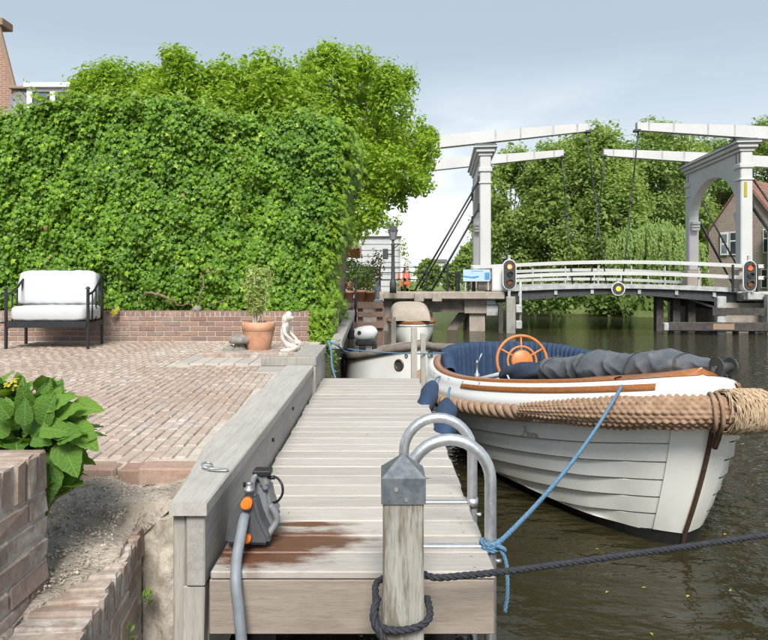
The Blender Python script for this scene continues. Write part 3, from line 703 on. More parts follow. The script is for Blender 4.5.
low = np.clip((1.9 - Z_) / .5, 0, 1); Y_ += low * .05
pos = np.stack([X_, Y_, Z_], 1)
nrm = np.stack([rng.normal(0, .33, n) + edge * .7, np.full(n, -1.0), rng.normal(.42, .30, n)], 1)
sz = np.clip(rng.lognormal(-2.84, .26, n), .036, .105)
me = leafmesh('ivy_leaves', IVYV, IVYF, pos - np.array(ORG[hd.name]), nrm, sz, spin=.5)
tag(link('leaves', me, M['ivy'], hd), kind='stuff')
# top and right end: younger leaves sticking out
n = 5200; X_ = rng.uniform(-5.6, -.55, n); Z_ = np.array([hedge_top(x) for x in X_]) + rng.normal(.0, .075, n)
pos = np.stack([X_, rng.uniform(8.25, 9.3, n), Z_], 1)
nrm = np.stack([rng.normal(0, .5, n), rng.normal(-.5, .5, n), rng.normal(1, .3, n)], 1)
me = leafmesh('young_leaves', IVYV, IVYF, pos - np.array(ORG[hd.name]), nrm, rng.uniform(.06, .12, n), spin=1.5); tag(link('top_leaves', me, M['ivynew'], hd), kind='stuff')
n = 3300; Z_ = rng.uniform(.95, 3.75, n); Y_ = rng.uniform(8.25, 9.5, n); X_ = redge(Z_) + rng.normal(.0, .06, n) - .10 * (Y_ < 8.3)
X_ = np.where(Z_ < 1.36, rng.uniform(-.87, -.56, n), X_); Y_ = np.where(Z_ < 1.36, rng.uniform(8.1, 8.5, n), Y_)
pos = np.stack([X_, Y_, Z_], 1); nrm = np.stack([np.full(n, .8), rng.normal(-.7, .4, n), rng.normal(.4, .3, n)], 1)
me = leafmesh('end_leaves', IVYV, IVYF, pos - np.array(ORG[hd.name]), nrm, rng.uniform(.06, .11, n), spin=.8); tag(link('end_leaves', me, M['ivynew'], hd), kind='stuff')
n = 16; X_ = rng.uniform(-5.2, -.6, n); Z_ = rng.uniform(1.45, 3.7, n); pos = np.stack([X_, 8.30 - lump(X_, Z_) - .06, Z_], 1); nrm = np.stack([rng.normal(0, .5, n), np.full(n, -1.), rng.normal(.3, .4, n)], 1)
M['deadleaf'] = leafmat('withered leaf', (.30, .26, .08), (.30, .19, .08), None, .7, .3, 4)
tag(link('withered_leaves', leafmesh('withered', IVYV, IVYF, pos - np.array(ORG[hd.name]), nrm, rng.uniform(.04, .08, n), spin=1.5), M['deadleaf'], hd), kind='stuff')
P_ = []
for k in range(46):
    x0 = rnd.uniform(-5.0, -.6); z0 = hedge_top(x0) + rnd.uniform(-.1, .05); y0 = rnd.uniform(8.1, 8.9); a = rnd.uniform(-.5, .5); ln_ = rnd.uniform(.12, .38)
    for j in range(int(ln_ / .022)): t = j * .022; P_.append((x0 + a * t + .02 * math.sin(9 * t), y0 - .25 * t, z0 + t * (1 - .5 * t)))
for k in range(9):
    x0 = P(244, 0, 8.2).x + rnd.uniform(-.05, .05); z0 = 3.1 - k * .0; 
for j in range(150): t = j / 150; P_.append((P(240, 0, 8.1).x + .06 * math.sin(7 * t) + rnd.gauss(0, .035), 8.13 + rnd.gauss(0, .02), 3.45 - 1.0 * t))
P_ = np.array(P_); n = len(P_); P_ += rng.normal(0, .018, P_.shape)
tag(link('shoots', leafmesh('shoots', LEAFV, LEAFF, P_ - np.array(ORG[hd.name]), np.stack([rng.normal(0, .6, n), rng.normal(-.8, .4, n), rng.normal(.4, .5, n)], 1), rng.uniform(.035, .075, n), spin=2), M['ivynew'], hd), kind='stuff')
for pts, r_ in (([P(137, 302, 8.2), P(145, 294, 8.14), P(157, 295, 8.12), P(168, 299, 8.13), P(178, 306, 8.2)], [.02, .034, .036, .030, .018]),
                ([P(178, 306, 8.2), P(186, 304, 8.16), P(190, 305, 8.2)], [.014, .014, .01]),
                ([P(196, 309, 8.22), P(199, 296, 8.15), P(203, 285, 8.13), P(200, 272, 8.2)], [.022, .024, .020, .012]),
                ([P(206, 306, 8.2), P(215, 303, 8.14), P(224, 300, 8.15), P(233, 297, 8.22)], [.016, .020, .016, .012])):
    b = MB(); q = [p + Vector((rnd.gauss(0, .006), .05 + rnd.gauss(0, .01), rnd.gauss(0, .006))) for p in catmull(pts, 6)]; rr = [r_[min(len(r_) - 1, int(i / 6))] * rnd.uniform(.40, .58) for i in range(len(q))]; b.tube(q, rr, 8); b.build('stem', M['stem'], hd)
b = MB()
me = leafmesh('yellow_leaf', IVYV, IVYF, np.array([P(114, 312, 8.06), P(117, 309, 8.08), P(107, 307, 8.09)]) - np.array(ORG[hd.name]), np.array([[0, -1, .3]] * 3), [.10, .08, .06]); tag(link('yellow_leaf', me, M['yellowleaf'], hd), kind='stuff')
b = MB(); b.lathe([(.001, 0), (.05, .005), (.062, .03), (.05, .06), (.02, .08), (.001, .083)], 14, Matrix.Translation(P(197, 311, 8.2) + Vector((0, 0, -.01)))); o = b.build('round_stone', M['greystone']); tag(o, 'small round grey stone on the wall top at the ivy stems', 'stone')

# ================================================================== JETTY
jt = thing('jetty', 'bleached wooden plank jetty below the terrace', 'jetty', (-.1, 2.25, .5))
n_pl = 28; pitch = (6.63 - 2.226) / n_pl
for k in range(n_pl):
    y = 2.226 + k * pitch; b = MB(); e = rnd.uniform(-.006, .006); z = rnd.uniform(-.0015, .0015)
    b.box(-.49, .49, -pitch / 2 + .0055, pitch / 2 - .0055, -.014, .014, .005)
    me = b.mesh('plank'); o = link('plank', me, M['deck'], jt, (-.096 + e, y + pitch / 2, DZ - .014 + z), (rnd.uniform(-.004, .004), rnd.uniform(-.001, .001), rnd.uniform(-.0015, .0015)))
b = MB(); b.box(-.588, .394, 2.236, 2.275, .530, .7185, .004); b.build('fascia_board', M['fascia'], jt)
b = MB(); b.box(.30, .36, 2.28, 6.62, .57, .7185, .004); b.build('stringer', M['fascia'], jt)
b = MB(); b.box(-.56, -.50, 2.28, 6.62, .57, .7185, .004); b.build('stringer', M['fascia'], jt)
for x in (-.5, .30):
    for y in (2.9, 4.4, 6.0):
        b = MB(); b.tube([(x - .02, y, -1), (x - .02, y, .56)], .055, 10); b.build('pile', M['darktimber'], jt)
def screwset():
    b = MB()
    for k in range(12):
        y = 2.226 + (k + .5) * pitch
        for x in (-.53, .33):
            for dy in (-.045, .045): b.tube([(x, y + dy, DZ - .002), (x, y + dy, DZ + .0012)], .0062, 6)
    return tag(b.build('screws', M['galv'], jt), kind='stuff')
screwset()

# boarding ladder with two hoop rails
ld = thing('boarding_ladder', 'aluminium boarding ladder with two hoop handrails at the jetty edge', 'ladder', (.4, 2.6, .3))
for d, zt in ((2.43, 1.178), (2.91, 1.158)):
    xr = .413; xl = .107; r_ = (xr - xl) / 2; zc = zt - r_ - .024 + .0
    pts = [(xr, d, -.55), (xr, d, zc)] + [(xr - r_ + r_ * math.cos(a), d, zc + r_ * math.sin(a)) for a in [PI * k / 16 for k in range(1, 16)]] + [(xl, d, zc), (xl, d, DZ + .002)]
    b = MB(); b.tube([pts[0], (xr, d, .2)] + pts[1:], .0225, 16); b.build('hoop_rail', M['alu'], ld)
    b = MB(); b.box(xl - .02, xr - .024, d - .016, d + .016, DZ + .0015, DZ + .013, .003); b.build('base_bar', M['alu'], ld)
    b = MB(); b.tube([(xr + .022, d, .70), (xr + .040, d, .70)], .009, 8); b.tube([(xr, d, .735), (xr, d, .775)], .026, 16); b.build('clamp', M['alu'], ld)
for z in (.42, .17, -.08):
    b = MB(); b.tube([(.413, 2.45, z), (.413, 2.89, z)], .016, 10); b.build('rung', M['alu'], ld)

# mooring post in the foreground
PX, PD = .071, 2.03
mpst = thing('mooring_post', 'square weathered mooring post with a grey pyramid cap in front of the jetty', 'mooring post', (PX, PD, 0))
b = MB(); b.box(PX - .062, PX + .062, PD - .062, PD + .062, -1.2, 1.10, .006); b.build('shaft', M['postwood'], mpst)
b = MB(); h = .0675; zc = 1.072; b.add([(PX + sx * h, PD + sy * h, z) for z in (zc, zc + .078) for sx, sy in ((-1, -1), (1, -1), (1, 1), (-1, 1))] + [(PX, PD, zc + .138)],
    [(0, 1, 5, 4), (1, 2, 6, 5), (2, 3, 7, 6), (3, 0, 4, 7), (4, 5, 8), (5, 6, 8), (6, 7, 8), (7, 4, 8), (3, 2, 1, 0)]); b.build('cap', M['lead'], mpst)
for dx, dz in ((-.022, .045), (.008, .014)):
    b = MB(); b.tube([(PX + dx, PD - .066, zc + dz), (PX + dx, PD - .0705, zc + dz)], .0065, 10); b.build('screw', M['galv'], mpst)
# black rope looped round the post and out over the water
h = .074; zl = .735
loop = [Vector((PX + .078, PD + .02, zl + .015)), Vector((PX + .080, PD - .06, zl - .005)), Vector((PX + .04, PD - .082, zl - .025)), Vector((PX - .03, PD - .082, zl - .035)), Vector((PX - .078, PD - .07, zl - .02)), Vector((PX - .084, PD + .0, zl + .02)), Vector((PX - .07, PD + .074, zl + .045)), Vector((PX + .06, PD + .080, zl + .06))]
out = [P(436, 577.5, 2.08), P(470, 575, 2.09), P(520, 569.5, 2.12), P(600, 558.5, 2.2), P(690, 546, 2.3), P(770, 534.5, 2.4), P(900, 516, 2.55), Vector((3.3, 3.05, .93)), Vector((5.2, 3.8, 1.2))]
tail = [Vector((PX + .06, PD - .080, zl - .02)), Vector((PX - .01, PD - .088, zl - .035)), Vector((PX - .045, PD - .100, zl - .05)), Vector((PX - .085, PD - .085, zl + .02)), Vector((PX - .072, PD - .095, zl - .03)), Vector((PX - .045, PD - .11, zl - .10)), Vector((PX + .01, PD - .12, zl - .20)), Vector((PX + .03, PD - .12, zl - .40))]
rp_ = thing('mooring_rope', 'thick black twisted rope looped round the capped post and over the water', 'rope', (PX, PD, .7))
b = MB(); rope(b, catmull([loop[0]] + loop[1:] + out, 8), .0112, .068); b.build('line', M['blackrope'], rp_)
b = MB(); rope(b, catmull([Vector((PX - .078, PD - .03, zl + .035)), Vector((PX - .090, PD - .085, zl - .0)), Vector((PX - .05, PD - .108, zl - .07)), Vector((PX - .01, PD - .115, zl - .16)), Vector((PX + .02, PD - .12, zl - .35))], 8), .0125, .075); b.build('tail', M['blackrope'], rp_)

# pump, hose and cable
def PP(zx, zy, d): return P(200 + zx * .1875, 440 + zy * .1875, d)
pu = thing('water_pump', 'grey garden pump with orange caps and a hose on the wet jetty boards', 'pump', (-.49, 2.45, DZ))
def slab(name, m, poly, d0, d1, bev=.012):
    bm = bmesh.new(); k = d1 - d0
    f = [bm.verts.new(PP(x, y, d0)) for x, y in poly]; f2 = [bm.verts.new(Vector((v.co.x, d1, v.co.z))) for v in f]
    bm.faces.new(f); bm.faces.new(f2[::-1])
    for i in range(len(f)): bm.faces.new((f[i], f2[i], f2[(i + 1) % len(f)], f[(i + 1) % len(f)]))
    bmesh.ops.recalc_face_normals(bm, faces=bm.faces)
    bmesh.ops.bevel(bm, geom=list(bm.edges) , offset=bev, segments=2, affect='EDGES', clamp_overlap=True)
    for v in bm.verts: v.co -= ORG[pu.name]
    me = bpy.data.meshes.new(name); bm.to_mesh(me); bm.free(); return link(name, me, m, pu)
slab('body', M['pump'], [(128, 560), (150, 420), (215, 318), (285, 310), (322, 430), (342, 470), (372, 530), (365, 565)], 2.385, 2.50)
slab('rear_body', M['pumplight'], [(220, 560), (225, 330), (262, 215), (300, 185), (322, 215), (362, 262), (378, 350), (412, 420), (400, 450), (352, 520), (370, 560)], 2.47, 2.59)
b = MB(); b.tube(catmull([PP(285, 300, 2.44), PP(278, 235, 2.44), PP(300, 185, 2.45), PP(325, 205, 2.46), PP(350, 262, 2.47)], 5), .012, 8); b.build('handle', M['pumplight'], pu)
b = MB(); b.tube(catmull([PP(372, 345, 2.44), PP(404, 395, 2.44), PP(405, 440, 2.44), PP(350, 520, 2.42)], 5), .013, 8); b.build('side_handle', M['pumplight'], pu)
for zx, zy, r_, dd in ((250, 337, .020, 2.375), (252, 523, .0145, 2.375)):
    c = PP(zx, zy, dd); b = MB(); b.tube([c + Vector((0, .02, 0)), c + Vector((0, -.016, 0))], r_, 12); b.tube([c + Vector((0, -.016, 0)), c + Vector((0, -.022, 0))], r_ * .7, 12); b.build('cap', M['orange'], pu)
c = PP(262, 275, 2.42); b = MB(); b.lathe([(.014, -.03), (.014, .0), (.020, .002), (.020, .012), (.013, .016), (.010, .030), (.012, .034), (.001, .036)], 14, Matrix.Translation(c)); b.build('valve', M['galv'], pu)
b = MB(); c0 = PP(332, 172, 2.46); b.box(c0.x - .034, c0.x + .034, 2.44, 2.50, c0.z - .012, c0.z + .010, .004); b.build('switch_box', M['blackmetal'], pu)
b = MB(); c0 = PP(345, 208, 2.46); b.box(c0.x - .020, c0.x + .012, 2.455, 2.49, c0.z - .022, c0.z + .012, .003); b.build('rating_plate', M['galv'], pu)
b = MB(); b.tube(catmull([PP(362, 200, 2.46), PP(405, 198, 2.46), PP(436, 235, 2.44), PP(440, 285, 2.44), PP(415, 325, 2.45), PP(385, 335, 2.47)], 6), .0048, 8); b.tube([PP(368, 200, 2.46), PP(400, 199, 2.46)], .008, 8); b.build('cable', M['blackmetal'], pu)
b = MB(); hp = resample(catmull([PP(242, 400, 2.40), PP(232, 430, 2.36), PP(215, 520, 2.31), P(236.5, 560, 2.25), P(236, 585, 2.195), P(239, 612, 2.18), P(243, 660, 2.17), P(250, 760, 2.17)], 8), .004)
b.tube(hp, [.0185 + .0012 * (i % 2) for i in range(len(hp))], 12); b.build('hose', M['hose'], pu)
b = MB(); c = PP(240, 395, 2.395); b.tube([c + Vector((.004, .03, .012)), c + Vector((0, -.012, -.012))], .023, 14); b.build('hose_coupling', M['pump'], pu)

# shackle on the beam
b = MB(); c = G(207, 466, BZ + .012); b.tube(ring(c + Vector((0, 0, .004)), .020, (.25, -.25, 1), 20), .0045, 6, closed=True)
sk = thing('mooring_ring', 'small galvanised ring and link lying on the timber beam', 'ring', c)
b.build('ring', M['galv'], sk)
b = MB(); a0 = G(208, 469, BZ + .008); a1 = G(228, 470, BZ + .008); q = []
for k in range(24):
    t = 2 * PI * k / 24; mid = (a0 + a1) / 2; ax = (a1 - a0) / 2; ay = Vector((-ax.y, ax.x, 0)).normalized() * .012
    q.append(mid + ax * math.cos(t) + ay * math.sin(t))
b.tube(q, .0042, 6, closed=True); b.build('link', M['galv'], sk)

# ================================================================== BENCH
FD, BD = 7.22, 7.76
bn = thing('garden_bench', 'black steel garden seat with white seat and back cushions', 'garden seat', (-3.7, 7.4, TZ))
xl = (6.0 - 380) * FD / FOC; xr = (88.0 - 380) * FD / FOC; zt = 1.645
xl2 = (26 - 380) * BD / FOC; xr2 = (102.0 - 380) * BD / FOC
def bar_(name, pts, r_, n=8): b = MB(); b.tube(pts, r_, n); return b.build(name, M['blackmetal'], bn)
for x, x2 in ((xl, xl2), (xr, xr2)):
    b = MB(); b.box(x - .014, x + .014, FD - .014, FD + .014, TZ, zt, .003); b.lathe([(.001, 0), (.026, .004), (.026, .012), (.014, .028), (.001, .034)], 10, Matrix.Translation((x, FD, zt))); b.build('front_post', M['blackmetal'], bn)
    b = MB(); b.box(x2 - .014, x2 + .014, BD - .014, BD + .014, TZ, 1.80, .003); b.lathe([(.001, 0), (.024, .004), (.024, .012), (.001, .02)], 10, Matrix.Translation((x2, BD, 1.80))); b.build('rear_post', M['blackmetal'], bn)
    bar_('armrest', catmull([(x + (x2 - x) * t, FD + (BD - FD) * t, zt + h_) for t, h_ in ((0, -.06), (.18, -.045), (.45, -.01), (.75, .08), (1, .15))], 6), .013)
    for t in (.3, .55, .8):
        y = FD + (BD - FD) * t; zz = zt - .06 + .22 * t ** 2
        xx = x + (x2 - x) * t; bar_('spindle', [(xx, y, TZ + .28), (xx, y, zz + .02)], .008, 6)
    b = MB(); b.bar((x, FD, TZ + .257), (x2, BD, TZ + .267), .024, .065, .003); b.build('side_rail', M['blackmetal'], bn)
b = MB(); b.box(xl, xr, FD - .014, FD + .014, TZ + .235, TZ + .305, .003); b.build('front_rail', M['blackmetal'], bn)
b = MB(); b.box(xl2, xr2, BD - .014, BD + .014, TZ + .215, TZ + .30, .003); b.box(xl2, xr2, BD - .014, BD + .014, 1.70, 1.73, .003); b.build('rear_rail', M['blackmetal'], bn)
b = MB(); b.box(xl2, xr2, FD + .01, BD, TZ + .28, TZ + .30); b.build('seat_base', M['blackmetal'], bn)
def cushion(name, x0, x1, y0, y1, z0, z1, puff, tilt=None, seed=0, wr=.004):
    rows = []; nu, nv = 34, 26; r2 = random.Random(seed)
    for side in (0, 1): pass
    N = 40; M_ = 28; vs_ = []; fs = []
    for i in range(N):
        u = -1 + 2 * i / (N - 1); r_ = []
        for k in range(M_):
            a = 2 * PI * k / M_; cx, cy = math.cos(a), math.sin(a); e = .32
            px = math.copysign(abs(cx) ** e, cx); py = math.copysign(abs(cy) ** e, cy)
            end = (1 - abs(u) ** 14) ** .35 if abs(u) < 1 else 0.0
            x = (x0 + x1) / 2 + u * (x1 - x0) / 2
            pf = 1 + puff * (1 - u * u) * (1 - (px * .8) ** 2)
            y = (y0 + y1) / 2 + px * (y1 - y0) / 2 * (.55 + .45 * end)
            z = (z0 + z1) / 2 + py * (z1 - z0) / 2 * pf * (.35 + .65 * end)
            wv = wr * (math.sin(9 * u + 5 * px + seed) * math.sin(4 * px + 2 * u) + .6 * math.sin(21 * u - 6 * px) * py)
            p = Vector((x, y, z + wv)); r_.append(tilt @ p if tilt else p)
        rows.append(r_)
    b = MB(); b.grid(rows, closed_u=True); b.f.append(tuple(range(M_))[::-1]); b.f.append(tuple((N - 1) * M_ + k for k in range(M_))); b.sm += [True, True]
    return b.build(name, M['cushion'], bn)
cushion('seat_cushion', xl + .03, xr - .03, FD - .01, BD - .07, TZ + .305, TZ + .475, .05, seed=1, wr=.0025)
tl = Matrix.Translation((0, BD - .08, TZ + .47)) @ Matrix.Rotation(R(-14), 4, 'X')
b_ = cushion('back_cushion', xl2 - .06, xr2 - .035, -.075, .075, 0, .41, .0, tl, 3, .004)

# ================================================================== POTS, STATUE, HYDRANGEA
pt = thing('potted_shrub', 'rimmed terracotta pot with a sparse pale twiggy shrub on the brick platform', 'potted plant', (-1.25, 6.69, 1.012))
pc = Vector(((258.5 - 380) * 6.69 / FOC, 6.69, 1.012))
b = MB(); b.lathe([(.112, 0), (.116, .004), (.150, .165), (.158, .205), (.160, .208), (.160, .222), (.168, .226), (.171, .30), (.166, .308), (.150, .308), (.146, .285), (.001, .285)], 32, Matrix.Translation(pc)); b.build('pot', M['terracotta'], pt)
b = MB(); b.lathe([(.001, .288), (.10, .292), (.145, .288)], 20, Matrix.Translation(pc)); b.build('potting_soil', M['soil'], pt)
tw = MB(); pts_l = []
for k in range(11):
    a = rnd.uniform(0, 2 * PI); r_ = rnd.uniform(.02, .06); h = rnd.uniform(.34, .62); lean = rnd.uniform(.03, .13)
    q = catmull([pc + Vector((r_ * math.cos(a), r_ * math.sin(a), .28)), pc + Vector(((r_ + lean * .3) * math.cos(a), (r_ + lean * .3) * math.sin(a), .28 + h * .4)), pc + Vector(((r_ + lean) * math.cos(a + .3), (r_ + lean) * math.sin(a + .3), .28 + h))], 6)
    tw.tube(q, [.008 - .005 * i / len(q) for i in range(len(q))], 6); pts_l += q[5:]
    for j in range(3):
        s_ = q[6 + 2 * j]; e = s_ + Vector((rnd.uniform(-.09, .09), rnd.uniform(-.09, .09), rnd.uniform(.03, .12))); tw.tube([s_, e], [.004, .002], 5); pts_l += [s_.lerp(e, t) for t in (.3, .5, .7, .9, 1)]
tw.build('twigs', M['paletwig'], pt)
n = 1500; base = np.array([tuple(pts_l[rnd.randrange(len(pts_l))]) for _ in range(n)]) + rng.normal(0, .026, (n, 3)); nn = rng.normal(size=(n, 3)); nn[:, 2] += .6; nn[:, 1] -= .5
tag(link('leaves', leafmesh('pot_leaves', LEAFV, LEAFF, base - np.array(ORG[pt.name]), nn, rng.uniform(.028, .055, n), spin=3), M['potleaf'], pt), kind='stuff')

def skinfig(name, verts, edges, radii, m, parent=None, sub=2):
    me = bpy.data.meshes.new(name + '_src'); me.from_pydata(verts, edges, []); o = bpy.data.objects.new(name + '_src', me); COL.objects.link(o)
    md = o.modifiers.new('skin', 'SKIN'); md.use_smooth_shade = True
    for i, r_ in enumerate(radii): me.skin_vertices[0].data[i].radius = r_ if isinstance(r_, tuple) else (r_, r_)
    me.skin_vertices[0].data[0].use_root = True
    sb = o.modifiers.new('sub', 'SUBSURF'); sb.levels = sub; sb.render_levels = sub
    dg = bpy.context.evaluated_depsgraph_get(); m2 = bpy.data.meshes.new_from_object(o.evaluated_get(dg)); m2.name = name
    bpy.data.objects.remove(o); bpy.data.meshes.remove(me); m2.materials.clear()
    return link(name, m2, m, parent)
st = thing('kneeling_statue', 'white weathered stone statue of a kneeling woman beside the terracotta pot', 'statue', (-.92, 6.60, 1.0), local=True)
sv = [(-.035, 0, .070), (-.045, 0, .125), (-.045, 0, .185), (-.030, 0, .250), (-.018, 0, .300), (.002, 0, .330), (.014, -.004, .340), (.030, -.006, .356), (.036, -.006, .374),   # 0-8 torso, neck, head
      (.010, -.042, .072), (.115, -.052, .058), (.020, -.058, .026), (-.070, -.050, .022),                 # near leg: thigh, knee, shin, foot
      (.010, .042, .085), (.115, .045, .105), (.085, .055, .03), (.05, .055, .02),                             # far leg raised a little
      (-.022, -.072, .268), (-.010, -.088, .200), (.050, -.070, .140), (.085, -.040, .112),                 # near arm
      (-.022, .072, .268), (-.005, .085, .200), (.055, .060, .150), (.095, .030, .112)]
ed = [(0, 1), (1, 2), (2, 3), (3, 4), (4, 5), (5, 6), (6, 7), (7, 8), (0, 9), (9, 10), (10, 11), (11, 12), (0, 13), (13, 14), (14, 15), (15, 16), (3, 17), (17, 18), (18, 19), (19, 20), (3, 21), (21, 22), (22, 23), (23, 24)]
rd = [(.062, .058), (.052, .046), (.044, .038), (.052, .044), (.024, .030), (.018, .018), (.024, .024), (.042, .040), (.034, .032), .043, .032, .030, .018, .043, .032, .026, .018, .022, .018, .015, .012, .022, .018, .015, .012]
skinfig('body', sv, ed, rd, M['marble'], st)
b = MB(); hc = Vector((.016, -.006, .368))
rows = []
for i in range(10):
    t = PI * i / 9; rows.append([hc + Vector((-.002 + .052 * math.cos(a) * math.sin(t) * (1 if math.cos(a) < 0 else .55), .048 * math.sin(a) * math.sin(t), .052 * math.cos(t) + .002)) for a in [2 * PI * k / 16 for k in range(16)]])
b.grid(rows, closed_u=True); b.tube([(-.008, -.006, .370), (-.026, -.005, .340), (-.036, -.004, .305), (-.044, 0, .25)], [.042, .040, .032, .012], 12); b.build('hair', M['marble'], st)

b = MB()
rows = []
for i in range(6):
    rr_ = [(.001, .018), (.10, .016), (.112, .008), (.112, .0)][min(i, 3)]
    rows.append([Vector((.012 + rr_[0] * 1.1 * math.cos(a), rr_[0] * .8 * math.sin(a), rr_[1])) for a in [2 * PI * k / 24 for k in range(24)]])
b.grid(rows[:4], closed_u=True); b.build('base', M['marble'], st)
st.location = (-.93, 6.58, 1.014); st.rotation_euler = (0, 0, R(-8))

ln = thing('stone_lantern', 'grey mushroom shaped stone ornament left of the terracotta pot', 'garden ornament', (-1.48, 6.62, 1.012))
c = Vector(((240 - 380) * 6.62 / FOC, 6.62, 1.012))
b = MB(); b.lathe([(.075, 0), (.08, .02), (.062, .05), (.055, .09)], 20, Matrix.Translation(c)); b.build('stem', M['greystone'], ln)
b = MB(); b.lathe([(.05, .09), (.10, .096), (.118, .12), (.10, .155), (.06, .18), (.025, .188), (.001, .19)], 22, Matrix.Translation(c)); b.build('cap', M['greystone'], ln)
def rock(name, c, r, m, seed, label, cat='rock'):
    bm = bmesh.new(); bmesh.ops.create_icosphere(bm, subdivisions=3, radius=1); r2 = random.Random(seed); ph = [r2.uniform(0, 6) for _ in range(6)]
    for v in bm.verts:
        p = v.co.copy(); k = 1 + .16 * math.sin(3 * p.x + ph[0]) * math.sin(3 * p.y + ph[1]) + .12 * math.sin(5 * p.z + ph[2] + 3 * p.x)
        v.co = Vector((p.x * r[0], p.y * r[1], p.z * r[2])) * k
    me = bpy.data.meshes.new(name); bm.to_mesh(me); bm.free(); me.polygons.foreach_set('use_smooth', [True] * len(me.polygons))
    return tag(link(name, me, m, None, c), label, cat)
rock('rock', Vector(((229.5 - 380) * 6.6 / FOC, 6.6, 1.045)), (.062, .05, .040), M['greystone'], 4, 'small rough grey rock lying left of the stone ornament')
rock('rock', Vector((-1.56, 6.52, 1.03)), (.035, .03, .022), M['greystone'], 8, 'smallest pale pebble sized rock in front of the stone ornament')

# hydrangea: every large leaf its own piece
hy = thing('hydrangea', 'leafy green hydrangea bush behind the planter wall end', 'bush', (-1.2, 2.22, .85))
def bigleaf(seed):
    r2 = random.Random(seed); rows = []; ns, nw = 11, 7; cup = r2.uniform(.08, .18); droop = r2.uniform(.10, .40)
    for i in range(ns):
        t = i / (ns - 1); wv = .36 * (math.sin(PI * min(1, t ** .75)) ** .8) * (1 - .25 * t) + .004
        row = []
        for k in range(nw):
            s_ = -1 + 2 * k / (nw - 1); saw = 1 + (.06 if (abs(s_) == 1 and i % 2) else 0)
            row.append(Vector((s_ * wv * saw, t, cup * abs(s_) * wv * 2 - droop * t * t + .018 * math.sin(t * 30 + abs(s_) * 3) * (abs(s_) > .2) - .012 * (k == 3))))
        rows.append(row)
    b = MB(); b.grid(rows); me = b.mesh('leaf', fix=False); me.materials.append(M['hydleaf']); return me
HL = [bigleaf(s_) for s_ in range(6)]
stems = MB(); tips = []
for k in range(44):
    a = rnd.uniform(0, 2 * PI); rr_ = math.sqrt(rnd.random()); ex = -1.24 + .27 * rr_ * math.cos(a); ey = 2.16 + .15 * rr_ * math.sin(a); ez = 1.23 + .17 * (1 - rr_ * rr_) + rnd.uniform(-.04, .05)
    if k in (0, 1): ex, ey, ez = -.985, 2.02 + .06 * k, 1.22 - .05 * k
    if k == 2: ex, ey, ez = -.96, 2.02, 1.10
    if k == 3: ex, ey, ez = -.955, 2.04, 1.27
    q = catmull([Vector((-1.2 + .06 * math.cos(a), 2.2 + .04 * math.sin(a), .88)), Vector((-1.2 + (ex + 1.2) * .6, 2.2 + (ey - 2.2) * .6, .88 + (ez - .88) * .7)), Vector((ex, ey, ez))], 5)
    stems.tube(q, .0045, 6); tips.append((Vector((ex, ey, ez)), (q[-1] - q[-3]).normalized(), k))
stems.build('stems', M['greenstem'], hy)
li = 0
for p, d, k in tips:
    a0 = rnd.uniform(0, PI); out_ = Vector((p.x + 1.2, p.y - 2.2, .02))
    for pair in range(4):
        for s_ in (0, 1):
            a = a0 + pair * PI / 2 + s_ * PI + rnd.uniform(-.25, .25); L_ = [.055, .10, .135, .125][pair] * rnd.uniform(.8, 1.15); tilt = [1.15, .85, .50, .0][pair] + rnd.uniform(-.25, .25)
            ydir = Vector((math.cos(a) * math.cos(tilt), math.sin(a) * math.cos(tilt), math.sin(tilt)))
            if (p + ydir * L_).z < 1.245 and (p + ydir * L_).x < -.99 and (p + ydir * L_ * .8).y < 1.98: continue
            xdir = ydir.cross(Vector((0, 0, 1))).normalized(); zdir = xdir.cross(ydir)
            m4 = Matrix((xdir * L_, ydir * L_, zdir * L_)).transposed().to_4x4(); m4.translation = p - d * (.012 + .03 * pair) - ORG[hy.name]
            o = link('leaf', HL[li % 6], None, hy); o.matrix_local = m4; li += 1
for ang, px, py, d, L_ in ((-70, 44, 452, 2.0, .12), (-95, 52, 462, 1.99, .13), (-50, 60, 440, 2.0, .13), (-25, 70, 425, 2.02, .12), (-100, 50, 470, 2.0, .10), (10, 70, 408, 2.05, .11)):
    p = P(px, py, d); ydir = Vector((math.cos(R(ang)) * .9, -.35, math.sin(R(ang)))).normalized(); xdir = ydir.cross(Vector((.2, -.7, .6))).normalized(); zdir = xdir.cross(ydir)
    m4 = Matrix((xdir * L_, ydir * L_, zdir * L_)).transposed().to_4x4(); m4.translation = p - ORG[hy.name]; o = link('leaf', HL[li % 6], None, hy); o.matrix_local = m4; li += 1
for k in range(64):
    a = rnd.uniform(-.35, PI + .2); rr_ = math.sqrt(rnd.uniform(.08, 1)); px, py, d = 22 + 58 * rr_ * math.cos(a), 436 - 48 * rr_ * math.sin(a), rnd.uniform(1.96, 2.12)
    if py > 440 and px < 52: continue
    ang = math.degrees(math.atan2(436 - py, (px - 22) * .8)) + rnd.uniform(-30, 30); L_ = rnd.uniform(.07, .11)
    p = P(px, py, d); ydir = Vector((math.cos(R(ang)) * .85, -.25 + rnd.uniform(-.25, .25), math.sin(R(ang)) * .75 + .12)).normalized(); xdir = ydir.cross(Vector((rnd.uniform(-.3, .3), -.75, .6))).normalized(); zdir = xdir.cross(ydir)
    m4 = Matrix((xdir * L_, ydir * L_, zdir * L_)).transposed().to_4x4(); m4.translation = p - ydir * L_ * .5 - ORG[hy.name]; o = link('leaf', HL[li % 6], None, hy); o.matrix_local = m4; li += 1
n = 60; pos, dd = ball(n, P(16, 384, 2.1) - ORG[hy.name], (.035, .035, .02)); tag(link('flower_buds', leafmesh('buds', QV, QF, pos, dd + np.array([0, -.3, .6]), rng.uniform(.010, .016, n), spin=3), M['yellowleaf'], hy), kind='stuff')
